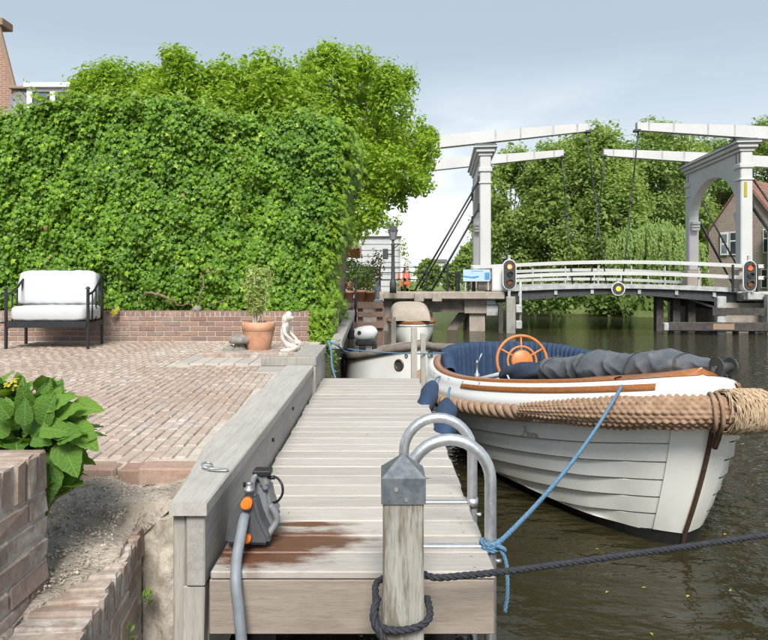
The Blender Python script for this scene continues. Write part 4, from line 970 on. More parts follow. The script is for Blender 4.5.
# small weeds on the retaining wall and the bed
for px, py, z, d, nl, nm in ((147, 597, .6, 2.28, 26, 'small green weed growing out of the low brick wall joint'), (130, 630, .5, 2.12, 10, 'tiniest green weed low on the brick retaining wall')):
    c = P(px, py, d); wd = thing('weed', nm, 'weed', c); pos, dd = ball(nl, (0, 0, 0), (.018, .02, .03)); dd[:, 1] -= .7
    link('leaves', leafmesh('weed', LEAFV, LEAFF, pos, dd, rng.uniform(.014, .026, nl), spin=3), M['weedleaf'], wd)['kind'] = 'stuff'

# ================================================================== TREES
def tree(name, label, cat, base, clumps, leaf, lsize, per, trunk=None, group=None, tv=None, tf=None, bark='bark', upb=.5, limb=.03, squash=.8):
    t = thing(name, label, cat, base, 0, group); B = Vector(base)
    if trunk:
        b = MB(); fork = Vector(trunk[1]); q = catmull([B, B.lerp(fork, .5) + Vector((.05, .03, 0)) * trunk[0] * 3, fork], 5); b.tube(q, [trunk[0] * (1.25 - .5 * i / len(q)) for i in range(len(q))], 10); b.build('trunk', M[bark], t)
        b = MB()
        for c, r_ in clumps[::max(1, len(clumps) // 26)]:
            c = Vector(c); mid = fork.lerp(c, .5) + Vector((0, 0, .12 * (c - fork).length)); q = catmull([fork - Vector((0, 0, .2)), mid, c], 5)
            b.tube(q, [max(.006, limb * (1 - .85 * i / len(q))) for i in range(len(q))], 6)
        b.build('limbs', M[bark], t)
    P_ = []; N_ = []
    for c, r_ in clumps:
        k = max(6, int(per * (r_ ** 2))); rad = (r_, r_, r_ * squash)
        p, d = ball(k, c, rad, .45)
        if r_ < .30 * lsize / .1: p = np.asarray(c) + np.clip(rng.normal(0, .55, (k, 3)), -.95, .95) * np.asarray((r_, r_, r_ * 1.25)); d = (p - np.asarray(c)) / r_
        else: p = p + rng.normal(0, .10 * r_, p.shape)
        P_.append(p); d = d * .9 + rng.normal(0, .45, d.shape); d[:, 2] += upb; N_.append(d)
    P_ = np.concatenate(P_); N_ = np.concatenate(N_); n = len(P_)
    me = leafmesh(name + '_crown', tv or TRIV, tf or QF, P_ - np.array(B), N_, rng.uniform(.7, 1.3, n) * lsize, spin=2.0)
    tag(link('crown', me, M[leaf], t), kind='stuff'); return t
def sprinkle(cl, rfrac, count, rmin, rmax):          # smaller clumps budding out of larger ones
    out = []
    for c, r_ in cl:
        for _ in range(count):
            d = Vector((rnd.gauss(0, 1), rnd.gauss(0, 1), rnd.gauss(.25, 1))).normalized(); out.append((Vector(c) + d * r_ * rfrac, rnd.uniform(rmin, rmax)))
    return out
def clpx(lst, d, dj, sc=1.0):
    return [(P(x, y, d + rnd.uniform(-dj, dj)), r_ * sc * d / FOC) for x, y, r_ in lst]
ra = clpx([(330, 80, 24), (300, 98, 28), (365, 90, 30), (393, 108, 26), (405, 140, 30), (420, 165, 20), (378, 140, 36), (340, 128, 34), (370, 180, 32), (345, 200, 26), (352, 222, 16), (328, 60, 12), (404, 82, 10), (272, 112, 30), (388, 196, 20), (318, 140, 30), (412, 185, 16), (352, 160, 26), (325, 105, 26), (365, 120, 26), (345, 180, 24), (388, 160, 24), (375, 214, 13), (428, 150, 13), (352, 70, 12), (384, 84, 12), (366, 68, 9), (310, 74, 11)], 12.2, 1.1, .86)
ra = ra + sprinkle(ra, .95, 5, .10, .27)
tree('broadleaf_tree', 'large bright green leafy tree rising behind the right half of the ivy', 'tree', (-.9, 12.6, .9), ra, 'treeleaf', .08, 4200, (.14, (-.7, 12.3, 3.4)), upb=.55, tv=LEAFV, tf=LEAFF)
la = clpx([(245, 112, 32), (205, 98, 30), (195, 84, 16), (150, 92, 16), (105, 92, 12), (262, 84, 20), (235, 84, 22), (290, 88, 22), (275, 76, 14), (255, 74, 12), (305, 84, 18), (220, 82, 16), (88, 92, 14), (120, 86, 17), (102, 84, 14), (140, 84, 18), (158, 92, 18), (170, 80, 14), (80, 98, 10), (112, 96, 18), (140, 100, 20), (222, 108, 26), (165, 112, 26), (135, 108, 24), (100, 112, 20), (270, 108, 26), (300, 116, 26), (180, 82, 17), (178, 62, 10), (160, 104, 20), (130, 100, 15), (105, 106, 18), (86, 108, 12), (228, 92, 16), (150, 118, 26), (112, 118, 20), (200, 124, 26), (184, 98, 16), (262, 95, 18)], 10.6, .7, .9)
la = la + sprinkle(la, .95, 5, .08, .22) + clpx([(140, 80, 6), (133, 68, 4), (215, 70, 5), (212, 80, 7), (240, 72, 7), (243, 60, 4), (176, 50, 6), (188, 62, 8), (86, 84, 4), (168, 66, 6), (250, 84, 9), (226, 78, 5)], 10.6, .3)
tree('broadleaf_tree', 'lower bushy green tree with upright shoots behind the left half of the ivy', 'tree', (-3.2, 10.8, .9), la, 'treeleaf2', .078, 4400, (.10, (-3.1, 10.7, 3.2)), upb=.5, tv=LEAFV, tf=LEAFF)
# trees on the far bank
def bigtree(px, d, top, rx, label, leaf, bottom=300, name='bank_tree', per=170, ls=.22):
    cx = (px - VX) * d / FOC; zt = CZ + (VY - top) * d / FOC; zb = CZ + (VY - bottom) * d / FOC; rw = rx * d / FOC; cl = []
    n = 64
    for k in range(n):
        t = ((k + rnd.random()) / n); z = zb + (zt - zb) * (t ** .85); prof = (math.sin(PI * min(1, .12 + .80 * t)) ** .75) * (1.0 if t < .8 else 1 - (t - .8) * 1.6)
        a = rnd.uniform(0, 2 * PI); rr_ = rw * prof * math.sqrt(rnd.uniform(.35, 1)); cl.append(((cx + rr_ * math.cos(a), d + rr_ * .8 * math.sin(a), z), rw * rnd.uniform(.24, .40)))
    cl += sprinkle(cl, .95, 4, rw * .07, rw * .17)
    return tree(name, label, 'tree', (cx, d, .6), cl, leaf, ls, per * 1.7, (.20, (cx, d, (zt + zb) / 2)), 'trees on the far bank', limb=.045, upb=.7)
bigtree(512, 37, 158, 40, 'first tall tree right of the near portal with a rounded green crown', 'farleaf')
bigtree(556, 35, 150, 40, 'tall mid green tree seen below the tips of the raised bridge beams', 'farleaf')
bigtree(592, 36, 136, 44, 'tallest light green tree at the middle of the bridge gap', 'farleaf')
bigtree(640, 40, 150, 46, 'broad dark hearted tree behind the chains of the second leaf', 'farleaf2')
bigtree(668, 41, 132, 42, 'airy tall tree right behind the long beam over the second portal', 'farleaf')
bigtree(618, 34, 178, 34, 'low light green tree in front of the dark hearted one', 'farleaf')
bigtree(716, 48, 150, 46, 'dark tree filling the arch of the far portal', 'farleaf2')
bigtree(772, 50, 132, 50, 'tree rising behind the orange tiled house roof', 'farleaf')
bigtree(488, 44, 196, 16, 'narrow pale tree peeking out right beside the near portal column', 'farleaf', 290)
bigtree(470, 70, 246, 14, 'small distant tree behind the near portal foot', 'farleaf', 284, per=30, ls=.4)
bigtree(428, 60, 262, 12, 'low distant shrub like tree behind the iron quay railing', 'farleaf', 288, per=30, ls=.35)
bigtree(449, 62, 266, 9, 'smallest distant tree between railing and bridge stays', 'farleaf', 288, per=30, ls=.35)
# willow
wx, wd_ = (652 - VX) * 32.6 / FOC, 32.6
wl = thing('weeping_willow', 'pale green weeping willow hanging down to the water beside the far portal', 'tree', (wx, wd_, .6), 0, 'trees on the far bank')
b = MB(); b.tube(catmull([(wx, wd_, .3), (wx + .1, wd_, 1.8), (wx - .1, wd_ + .1, 3.2)], 5), .13, 8); b.build('trunk', M['bark'], wl)
P_ = []; N_ = []; sp = MB()
for k in range(520):
    a = rnd.uniform(0, 2 * PI); r_ = 2.5 * math.sqrt(rnd.random()); z0 = 4.6 - .22 * r_ * r_ + rnd.uniform(-.4, .3); z1 = max(.25, z0 - rnd.uniform(1.0, 3.4)); x0 = wx + r_ * math.cos(a); y0 = wd_ + .8 * r_ * math.sin(a)
    m = int((z0 - z1) / .085)
    for j in range(m):
        t = j / m; P_.append((x0 + .12 * r_ * math.cos(a) * t + rnd.gauss(0, .03), y0 + rnd.gauss(0, .03), z0 + (z1 - z0) * t)); N_.append((rnd.gauss(0, .6), -1 + rnd.gauss(0, .4), .3))
P_ = np.array(P_); me = leafmesh('willow_leaves', QV, QF, P_ - np.array(ORG[wl.name]), np.array(N_), rng.uniform(.10, .2, len(P_)), spin=.35); me.transform(Matrix.Identity(4)); tag(link('crown', me, M['willowleaf'], wl), kind='stuff')
# dark bushes overhanging the water
for k, (px, d, r_, lab) in enumerate(((528, 31.6, 24, 'dark bush overhanging the water right of the near pier'), (560, 31.2, 22, 'dark bush overhanging the water below the near bridge leaf'), (592, 31.4, 22, 'dark bush overhanging the water left of the round yellow signal'), (622, 31.6, 18, 'dark bush overhanging the water beneath the round yellow signal'), (690, 32.5, 22, 'dark bush at the water behind the far pier timbers'), (668, 32.8, 16, 'small dark bush between willow and far pier'))):
    cx = (px - VX) * d / FOC; cl = [((cx + rnd.uniform(-1, 1) * r_ * d / FOC, d + rnd.uniform(-.5, .8), .35 + rnd.random() * 1.1), rnd.uniform(.25, .5)) for _ in range(16)]
    tree('bank_bush', lab, 'bush', (cx, d + .4, .3), cl + sprinkle(cl, 1, 2, .1, .2), 'farleaf2', .2, 260, None, 'bushes along the far bank')
# reeds below the willow
P_ = []; N_ = []
for k in range(500):
    x = wx + rnd.uniform(-2.2, 1.2); P_.append((x, 30.9 + rnd.random() * .5, rnd.uniform(.1, 1.3))); N_.append((rnd.gauss(0, .3), -1, .1))
me = leafmesh('reeds', QV, QF, np.array(P_), np.array(N_), rng.uniform(.25, .5, 500), spin=.15); tag(link('reeds', me, M['willowleaf']), kind='stuff')

# ================================================================== HOUSES
# left: brick gable corner
hl = thing('brick_house', 'red brick house gable rising at the very edge left of the slate roof', 'house', (-13, 20, 1))
b = MB(); gl = [P(-60, 300, 20), P(22, 300, 20), P(17, 104, 20), P(2, 40, 20), P(-3, 28, 20), P(-60, 28, 20)]
b.prism([(v.x, v.z) for v in gl], 20, 24)
for v in b.v: v.x -= .85 * max(0, v.y - 20)
b.build('wall', farbrick('far red brick', (.33, .165, .11), (.27, .125, .085), (.36, .30, .25), 1.0), hl)
b = MB(); e0 = P(18.5, 106, 20); e1 = P(-2, 26, 20); b.bar(e0 + Vector((.03, -.04, 0)), e1 + Vector((.03, -.04, 0)), .10, .12, .01); b.build('verge', M['roofrust'], hl)
b = MB(); c = P(-3, 23, 20); b.box(c.x - .35, c.x + .22, 19.9, 20.5, c.z - .1, c.z + .14, .02); b.build('coping', M['roofrust'], hl)
# left: slate mansard with dormer
hs = thing('slate_house', 'house with grey slate roof and a white two window dormer above the ivy', 'house', (-9.5, 19, 1))
D_ = 19.0; xa = P(-4, 80, D_).x; xb = P(125, 80, D_).x; ztop = P(0, 80, D_).z; zbot = P(0, 120, D_).z
b = MB(); b.box(xa, xb, D_ + 1.0, D_ + 6, 1, ztop - .1); b.build('body', M['cream'], hs)
SL = brickmesh('slate', .16, .03, .16, .004, M['slate'], .004, 80); k = 0; dxa = P(27, 0, D_).x - .05
for row in range(13):
    for j in range(12):
        x = xa + .1 + j * .23 + (.115 if row % 2 else 0)
        if x > xb: break
        link('slate', SL, None, hs, (x, D_ + .93 - .036 * row, ztop - .06 - row * .113), (R(-20), R(45), 0)) if x < dxa else None
b = MB(); b.add([(xa - .1, D_ + .50, zbot - .6), (xb, D_ + .50, zbot - .6), (xb, D_ + .98, ztop), (xa - .1, D_ + .98, ztop), (xa - .1, D_ + 3, zbot - .6), (xb, D_ + 3, zbot - .6), (xb, D_ + 3, ztop), (xa - .1, D_ + 3, ztop)], [(0, 1, 2, 3), (3, 2, 6, 7), (1, 5, 6, 2), (4, 0, 3, 7)]); b.build('roof', M['slate'], hs)
b = MB(); b.box(xa - .1, xb, D_ + .80, D_ + 1.1, ztop - .02, ztop + .07, .02); b.build('ridge_tiles', M['roofrust'], hs)
dx0, dx1 = P(27, 0, D_).x, P(95, 0, D_).x; dz1, dz0 = P(0, 83.5, D_).z, P(0, 125, D_).z
b = MB(); b.box(dx0, dx1, D_ - .02, D_ + .9, dz0 - .5, dz1 - .15); b.build('dormer', M['white'], hs)
b = MB(); b.box(dx0 - .05, dx1 + .05, D_ - .12, D_ + .9, dz1 - .148, dz1, .015); b.build('dormer_roof', M['white'], hs)
for a0, a1 in ((33, 50), (56, 76)):
    x0, x1 = P(a0, 0, D_).x, P(a1, 0, D_).x; z1 = P(0, 92, D_).z
    b = MB(); b.box(x0, x1, D_ - .05, D_ - .022, z1 - 1.0, z1); f_ = b.build('window', M['blackmetal'], hs)
    b = MB(); b.box(x0 + .05, x1 - .05, D_ - .056, D_ - .052, z1 - 1.0, z1 - .06); b.build('pane', M['glass'], f_)
# middle: white clapboard building on the quay
ch = thing('clapboard_house', 'pale grey clapboard building with a flat railed roof behind the street lamp', 'house', (-.5, 24, 1))
cx0, cx1 = P(318, 0, 24).x, P(400.5, 0, 24).x; cz1 = P(0, 236, 24).z
b = MB(); b.box(cx0, cx1 - .02, 24.03, 29, .9, cz1 - .02); b.build('wall', M['cream'], ch)
k = 0; z = 1.3
while z < cz1 - .1:
    b = MB(); b.add([(cx0, 24.0, z), (cx1, 24.0, z), (cx1, 24.025, z + .215), (cx0, 24.025, z + .215), (cx0, 24.06, z), (cx1, 24.06, z), (cx1, 24.06, z + .215), (cx0, 24.06, z + .215)], [(0, 1, 2, 3), (4, 0, 3, 7), (1, 5, 6, 2), (3, 2, 6, 7), (0, 4, 5, 1)]); b.build('clapboard', M['cream'], ch); z += .222
b = MB(); b.box(cx0, cx1 + .06, 23.9, 29, cz1 - .02, cz1 + .08, .01); b.build('roof_edge', M['white'], ch)
rl = P(0, 232, 24).z
for zz in (cz1 + .17,): b = MB(); b.box(cx0, P(388, 0, 24).x, 24.02, 24.07, zz, zz + .09); b.build('roof_rail', M['white'], ch)
b = MB(); b.box(P(361, 0, 24).x, P(364, 0, 24).x, 24.02, 24.12, cz1 + .08, P(0, 226, 24).z); b.build('roof_post', M['white'], ch)
b = MB(); b.box(P(328, 0, 23.9).x, P(344, 0, 23.9).x, 23.9, 23.99, 1.0, P(0, 236, 24).z - .1); b.build('window', M['darkglass'], ch)
tree('roof_shrub', 'green bush on the flat roof of the pale clapboard building', 'bush', tuple(P(380, 232, 26)), clpx([(368, 224, 8), (380, 220, 10), (390, 226, 7), (396, 222, 6), (360, 226, 7)], 26, .4), 'farleaf', .13, 1100, None)
tree('roof_shrub', 'small climbing plant at the corner of the pale clapboard building', 'bush', tuple(P(402, 290, 23.6)), clpx([(404, 252, 5), (407, 262, 4), (403, 244, 4), (406, 275, 8), (402, 282, 8), (409, 284, 6)], 23.6, .3), 'farleaf', .11, 1300, None)
# right: brick house with orange roof
hr = thing('brick_house', 'brown brick house with orange tiled roof and white shuttered windows behind the far portal', 'house', (20, 36, .9))
D_ = 36.0; pk = P(744, 181, D_); r_ = Vector((.80, .60, 0)); p_ = Vector((.60, -.80, 0)); hw = 1.95; drop = 2.75; HH = 9
def hp_(t, a, z): return Vector((pk.x, pk.y, 0)) + p_ * t + r_ * a + Vector((0, 0, z))
ze = pk.z - drop; b = MB()
b.add([hp_(-hw, 0, .9), hp_(hw, 0, .9), hp_(hw, 0, ze), hp_(0, 0, pk.z), hp_(-hw, 0, ze), hp_(-hw, HH, .9), hp_(hw, HH, .9), hp_(hw, HH, ze), hp_(0, HH, pk.z), hp_(-hw, HH, ze)],
      [(0, 1, 2, 3, 4), (5, 9, 8, 7, 6), (0, 4, 9, 5), (1, 6, 7, 2)]); b.build('wall', farbrick('brown facade brick', (.25, .195, .155), (.17, .135, .11), (.34, .30, .26), .8, R(53)), hr)
M['rooftile'] = simple('orange roof tile', (.27, .13, .085), (.18, .10, .075), 5, .8, .4, 30, rand=.15)
rf = MB(); rf.add([hp_(0, -.1, pk.z + .05), hp_(0, HH, pk.z + .05), hp_(hw + .25, HH, ze - .30), hp_(hw + .25, -.1, ze - .30), hp_(0, -.1, pk.z + .13), hp_(0, HH, pk.z + .13), hp_(hw + .25, HH, ze - .22), hp_(hw + .25, -.1, ze - .22)], [(0, 1, 2, 3), (7, 6, 5, 4), (0, 3, 7, 4), (3, 2, 6, 7)])
rf.add([hp_(0, -.1, pk.z + .05), hp_(0, HH, pk.z + .05), hp_(-hw - .25, HH, ze - .30), hp_(-hw - .25, -.1, ze - .30), hp_(0, -.1, pk.z + .13), hp_(0, HH, pk.z + .13), hp_(-hw - .25, HH, ze - .22), hp_(-hw - .25, -.1, ze - .22)], [(3, 2, 1, 0), (4, 5, 6, 7), (4, 7, 3, 0)])
rfo = rf.build('roof', M['rooftile'], hr)
tl_ = MB()
for j in range(14):
    t = j / 14 * (hw + .2)
    for a in range(30):
        aa = a * .3; c0 = hp_(t, aa, pk.z + .14 - (drop + .27) / (hw + .25) * t * 1.0); c1 = hp_(t + .22, aa, pk.z + .165 - (drop + .27) / (hw + .25) * (t + .22)); tl_.bar(c0 + r_ * .02, c1 + r_ * .02, .25, .03)
tag(tl_.build('roof_tiles', M['rooftile'], hr), kind='stuff')
b = MB(); b.bar(hp_(0.02, -.12, pk.z + .12), hp_(hw + .25, -.12, ze - .20), .14, .16, .01); b.build('verge_tiles', M['rooftile'], hr)
def gwin(t0, t1, z0, z1, cols, shut):
    b = MB(); m_ = Matrix((p_, -r_ * -1, Vector((0, 0, 1)))).transposed().to_4x4(); m_.translation = hp_(0, 0, 0)
    b.box(t0, t1, -.07, -.003, z0, z1, 0, m_); f_ = b.build('window', M['white'], hr)
    wv = (t1 - t0) / cols
    for c_ in range(cols):
        for (q0, q1) in ((z0 + .06, z0 + (z1 - z0) * .58), (z0 + (z1 - z0) * .64, z1 - .06)):
            b = MB(); b.box(t0 + wv * c_ + .05, t0 + wv * (c_ + 1) - .05, -.076, -.072, q0, q1, 0, m_); b.build('pane', M['darkglass'], f_)
    for s_ in shut:
        x0 = t0 - .50 if s_ < 0 else t1 + .02; b = MB(); b.box(x0, x0 + .46, -.12, -.075, z0, z1, .01, m_); so = b.build('shutter', M['white'], hr)
        for q in (z0 + .1, (z0 + z1) / 2 + .04): b = MB(); b.box(x0 + .08, x0 + .38, -.124, -.1205, q, q + (z1 - z0) / 2 - .16, 0, m_); b.build('panel', M['glass'], so)
gwin(-.75, .12, 3.15, 4.45, 2, (-1, ))
gwin(1.0, 1.55, 3.2, 4.5, 1, ())
gwin(.9, 1.6, 1.3, 2.35, 2, ())
ph = thing('white_house', 'pale white facade at the right edge beyond the brown brick house', 'house', (25, 34, .9))
b = MB(); x0 = P(773.0, 0, 34).x; b.box(x0, x0 + 4, 34, 34.5, .9, P(0, 232, 34).z); b.build('wall', M['white'], ph)
b = MB(); b.box(x0 - .05, x0 + 4.1, 33.9, 34.6, P(0, 232, 34).z + .001, P(0, 228, 34).z, .02); b.build('cornice', M['white'], ph)
b = MB(); b.box(x0 + .5, x0 + 1.3, 33.97, 33.998, 2.2, 3.6); b.build('window', M['darkglass'], ph)
# distant houses past the bridge
for k, (pa, pb, pt_, D2, col, lab) in enumerate(((434, 446, 262, 120, 'cream', 'distant white house with a flat top beyond the bridge stays'), (447, 466, 268, 130, 'cream', 'wide low distant pale house left of the near portal'))):
    t = thing('distant_house', lab, 'house', ((pa - VX) * D2 / FOC, D2, .8), 0, 'distant houses'); x0, x1 = (pa - VX) * D2 / FOC, (pb - VX) * D2 / FOC; zt = CZ + (VY - pt_) * D2 / FOC
    b = MB(); b.box(x0, x1, D2, D2 + 6, .8, zt); b.build('wall', M[col], t)
    b = MB(); b.box(x0 - .2, x1 + .2, D2 - .3, D2 + 6.2, zt + .002, zt + .5); b.build('roof', M['slate'], t)
    for j in range(3): xx = x0 + (x1 - x0) * (.15 + .28 * j); b = MB(); b.box(xx, xx + (x1 - x0) * .14, D2 - .03, D2 - .005, zt - 2.0, zt - .7); b.build('window', M['darkglass'], t)

# ================================================================== BASCULE BRIDGE
BR = thing('drawbridge', 'white double leaf drawbridge with two portals, balance beams and chains over the canal', 'bridge', (3.635, 22.5, 0), math.atan2(-.0919, .9958), local=True)
def bb(name, m, fn, par=None, kind=None): b = MB(); fn(b); return b.build(name, M[m], par or BR, kind)
WD, SC, PH = 4.5, 8.56, 6.36                          # portal spacing across, span between portals, portal height
DK = 1.38
# portals in the v-z plane
def portal(s0, sgn):
    hw_ = .20; inner = WD - .40; spring, crown = 4.05, 5.50
    arc = [(WD / 2 + inner / 2 * math.cos(PI * k / 20), spring + (crown - spring) * math.sin(PI * k / 20)) for k in range(21)]
    b = MB(); top = 6.0; n = len(arc); x0, x1 = s0 - .16, s0 + .16
    for x in (x0, x1):
        vs_ = [Vector((x, v, z)) for v, z in arc] + [Vector((x, v, top)) for v, z in arc]; b.add(vs_, [(i, i + 1, n + i + 1, n + i) for i in range(n - 1)])
    b.add([Vector((x, v, z)) for v, z in arc for x in (x0, x1)], [(2 * i, 2 * i + 1, 2 * i + 3, 2 * i + 2) for i in range(n - 1)], False)
    b.build('arch', M['bridgewhite'], BR)
    for v in (0, WD):
        b = MB(); b.box(s0 - .19, s0 + .19, v - .21, v + .21, DK + .75, 6.0, .03); c_ = b.build('column', M['bridgewhite'], BR)
        b = MB(); b.box(s0 - .27, s0 + .27, v - .27, v + .27, DK, DK + .748, .03); b.build('plinth', M['granite'], BR)
        b = MB(); b.box(s0 - .235, s0 + .235, v - .255, v + .255, 5.45, 5.62, .03); b.build('moulding', M['bridgewhite'], c_); b = MB(); b.box(s0 - .225, s0 + .225, v - .245, v + .245, 5.05, 5.12, .02); b.build('moulding', M['bridgewhite'], c_)
        vi = v + (.33 if v == 0 else -.33)
        b = MB()
        for k, (dz, wv) in enumerate(((0, .10), (.12, .17), (.24, .26))): b.box(s0 - .15, s0 + .15, vi - wv / 2 - .03, vi + wv / 2, spring - .34 + dz, spring - .34 + dz + .115, .015)
        b.build('bracket', M['bridgewhite'], c_)
        b = MB()
        for j in range(4): b.box(s0 + sgn * -.19 - .012, s0 + sgn * -.19 + .012, v - .14, v - .10, 5.66 + j * .08, 5.72 + j * .08); b.box(s0 + sgn * -.19 - .012, s0 + sgn * -.19 + .012, v + .10, v + .14, 5.66 + j * .08, 5.72 + j * .08)
        b.build('bolt_plates', M['steeldark'], c_)
    for z0, z1, o_ in ((6.003, 6.12, .24), (6.123, 6.26, .32), (6.263, 6.33, .40)):
        b = MB(); b.box(s0 - o_, s0 + o_, -o_, WD + o_, z0, z1, .02); b.build('cornice', M['bridgewhite'], BR)
    b = MB(); b.box(s0 - .38, s0 + .38, -.40, WD + .40, 6.333, 6.375, .01); b.build('lead_cap', M['lead'], BR)
    for v in (0, WD): bb('bearing', 'steeldark', lambda b: b.box(s0 - .35, s0 + .35, v - .18, v + .18, 6.378, 6.46, .01))
portal(0, -1); portal(SC, 1)
# balance beams
def tapered(b, s0, s1, v, z0, z1, h0, h1, w0, w1):
    q = []
    for s_, z, h, w_ in ((s0, z0, h0, w0), (s1, z1, h1, w1)): q += [Vector((s_, v - w_ / 2, z - h / 2)), Vector((s_, v + w_ / 2, z - h / 2)), Vector((s_, v + w_ / 2, z + h / 2)), Vector((s_, v - w_ / 2, z + h / 2))]
    b.add(q, [(3, 2, 1, 0), (4, 5, 6, 7)] + [(i, (i + 1) % 4, 4 + (i + 1) % 4, 4 + i) for i in range(4)])
def slope_z(s_, s0, sg): return 6.66 + .080 * (s_ - s0) * sg
for s0, sg in ((0, 1), (SC, -1)):
    for v in (0, WD):
        s1 = s0 + sg * 3.47; s2 = s0 - sg * 4.6
        b = MB(); tapered(b, s0, s1, v, 6.68, slope_z(s1, s0, sg), .40, .26, .30, .22); tapered(b, s0, s2, v, 6.68, slope_z(s2, s0, sg), .40, .46, .30, .34); bo = b.build('balance_beam', M['bridgewhite'], BR)
        b = MB(); b.box(s1 - .10, s1 + .10, v - .125, v + .125, slope_z(s1, s0, sg) - .17, slope_z(s1, s0, sg) - .10); b.build('end_iron', M['steeldark'], bo)
        for q in (.35, 1.2, 2.3, 3.1):
            sq = s0 + sg * q; hq = .20 - .07 * q / 3.47; wq = .15 - .04 * q / 3.47; zq = slope_z(sq, s0, sg) + .02 - .02 * q / 3.47; b = MB(); b.box(sq - .025, sq + .025, v - wq - .012, v + wq + .012, zq - hq - .014, zq + hq + .012, .004); b.build('iron_strap', M['deckgrey'], bo)
        b = MB(); b.box(s1 + sg * .004 - .012, s1 + sg * .004 + .012, v - .112, v + .112, slope_z(s1, s0, sg) - .10, slope_z(s1, s0, sg) + .14); b.build('end_plate', M['deckgrey'], bo)
    v = WD / 2; b = MB(); s2 = s0 - sg * 4.5; b.box(s2 - .4, s2 + .4, .25, WD - .25, 5.95, 6.55, .03); b.build('counterweight', M['bridgewhite'], BR)
# chains / hanger rods
def leafz(s_): return 1.40 + .15 * math.sin(PI * max(0, min(1, s_ / SC)))
for s0, sg, se in ((0, 1, 4.02), (SC, -1, 4.54)):
    for v in (0, WD):
        s1 = s0 + sg * 3.42; a = Vector((s1, v, slope_z(s1, s0, sg) - .16)); c = Vector((se + (-.1 if sg > 0 else .1) * (v > 0), v + (-.15 if v == 0 else .15) * 0 - (.28 if v == 0 else -.28), leafz(se) + .05))
        b = MB(); b.tube([a, a.lerp(c, .30)], .026, 6); b.tube([a.lerp(c, .44), c], .022, 6)
        m = 14
        q = [a.lerp(c, .29 + .16 * j / m) for j in range(m + 1)]
        for j in range(m):
            d0 = q[j + 1] - q[j]; mid = (q[j] + q[j + 1]) / 2; ax, az = frame(d0); side = ax if j % 2 else az
            b.tube([mid + d0 * .62 * math.cos(t) + side * .035 * math.sin(t) for t in [2 * PI * k / 8 for k in range(8)]], .012, 4, closed=True)
        b.tube([a.lerp(c, .44), a.lerp(c, .47)], .05, 6); b.build('hanger_chain', M['steeldark'], BR)
# bridge leaves
for sA, sB in ((.35, 4.27), (4.29, 8.21)):
    n = 10
    b = MB(); ed_ = []
    for v0, v1, zo, zt, nm in ((-.30, WD + .30, -.10, .0, 'd'),):
        rows = []
        for k in range(n + 1):
            s_ = sA + (sB - sA) * k / n; z = leafz(s_); rows.append([Vector((s_, v0, z + zo)), Vector((s_, v1, z + zo)), Vector((s_, v1, z + zt)), Vector((s_, v0, z + zt))])
        b.grid(rows, closed_u=True, smooth=False); b.f += [(3, 2, 1, 0), tuple(n * 4 + i for i in range(4))]; b.sm += [False, False]
    lo = b.build('leaf_deck', M['darktimber'], BR)
    for v in (-.33, WD + .33):
        b = MB(); rows = []
        for k in range(n + 1):
            s_ = sA + (sB - sA) * k / n; z = leafz(s_); rows.append([Vector((s_, v - .028, z - .08)), Vector((s_, v + .028, z - .08)), Vector((s_, v + .028, z + .07)), Vector((s_, v - .028, z + .07))])
        b.grid(rows, closed_u=True, smooth=False); b.f += [(3, 2, 1, 0), tuple(n * 4 + i for i in range(4))]; b.sm += [False, False]; b.build('edge_board', M['deckgrey'], lo)
    for v in (-.18, 1.0, 2.25, 3.5, WD + .18):
        b = MB(); rows = []
        for k in range(n + 1):
            s_ = sA + (sB - sA) * k / n; z = leafz(s_) - .102; h = .16 + .20 * abs(s_ - 4.28) / 4.0; rows.append([Vector((s_, v - .06, z - h)), Vector((s_, v + .06, z - h)), Vector((s_, v + .06, z)), Vector((s_, v - .06, z))])
        b.grid(rows, closed_u=True, smooth=False); b.f += [(3, 2, 1, 0), tuple(n * 4 + i for i in range(4))]; b.sm += [False, False]; b.build('girder', M['steeldark'], lo)
    for s_ in (sA + .8, sA + 2.0, sA + 3.2):
        b = MB(); b.box(s_ - .05, s_ + .05, -.30, -.24, leafz(s_) - .26, leafz(s_) - .085); b.build('bracket', M['deckgrey'], lo)
# the dropped flap of the far leaf underside
bb('tail_flap', 'steeldark', lambda b: b.add([(6.3, -.1, 1.30), (6.3, 3.4, 1.30), (8.15, 3.4, .70), (8.15, -.1, .70), (6.3, -.1, 1.22), (6.3, 3.4, 1.22), (8.15, 3.4, .62), (8.15, -.1, .62)], [(0, 1, 2, 3), (7, 6, 5, 4), (0, 3, 7, 4), (1, 5, 6, 2), (3, 2, 6, 7), (0, 4, 5, 1)]))
# railings
for v, hs, e0, e1 in ((-.38, (.80, .42), -.5, 9.0), (WD + .38, (.62, .24), .1, 8.4)):
    for h in hs:
        b = MB(); rows = []; n = 24
        for k in range(n + 1):
            s_ = e0 + (e1 - e0) * k / n; z = leafz(s_) + h; rows.append([Vector((s_, v - .03, z - .06)), Vector((s_, v + .03, z - .06)), Vector((s_, v + .03, z + .06)), Vector((s_, v - .03, z + .06))])
        b.grid(rows, closed_u=True, smooth=False); b.f += [(3, 2, 1, 0), tuple(n * 4 + i for i in range(4))]; b.sm += [False, False]; b.build('handrail', M['bridgewhite'], BR)
    for k in range(8):
        s_ = .5 + k * 1.08; b = MB(); b.box(s_ - .022, s_ + .022, v + .032, v + .062, leafz(s_) - .05, leafz(s_) + hs[0] + .03); b.build('rail_post', M['bridgewhite' if v > 0 else 'deckgrey'], BR)
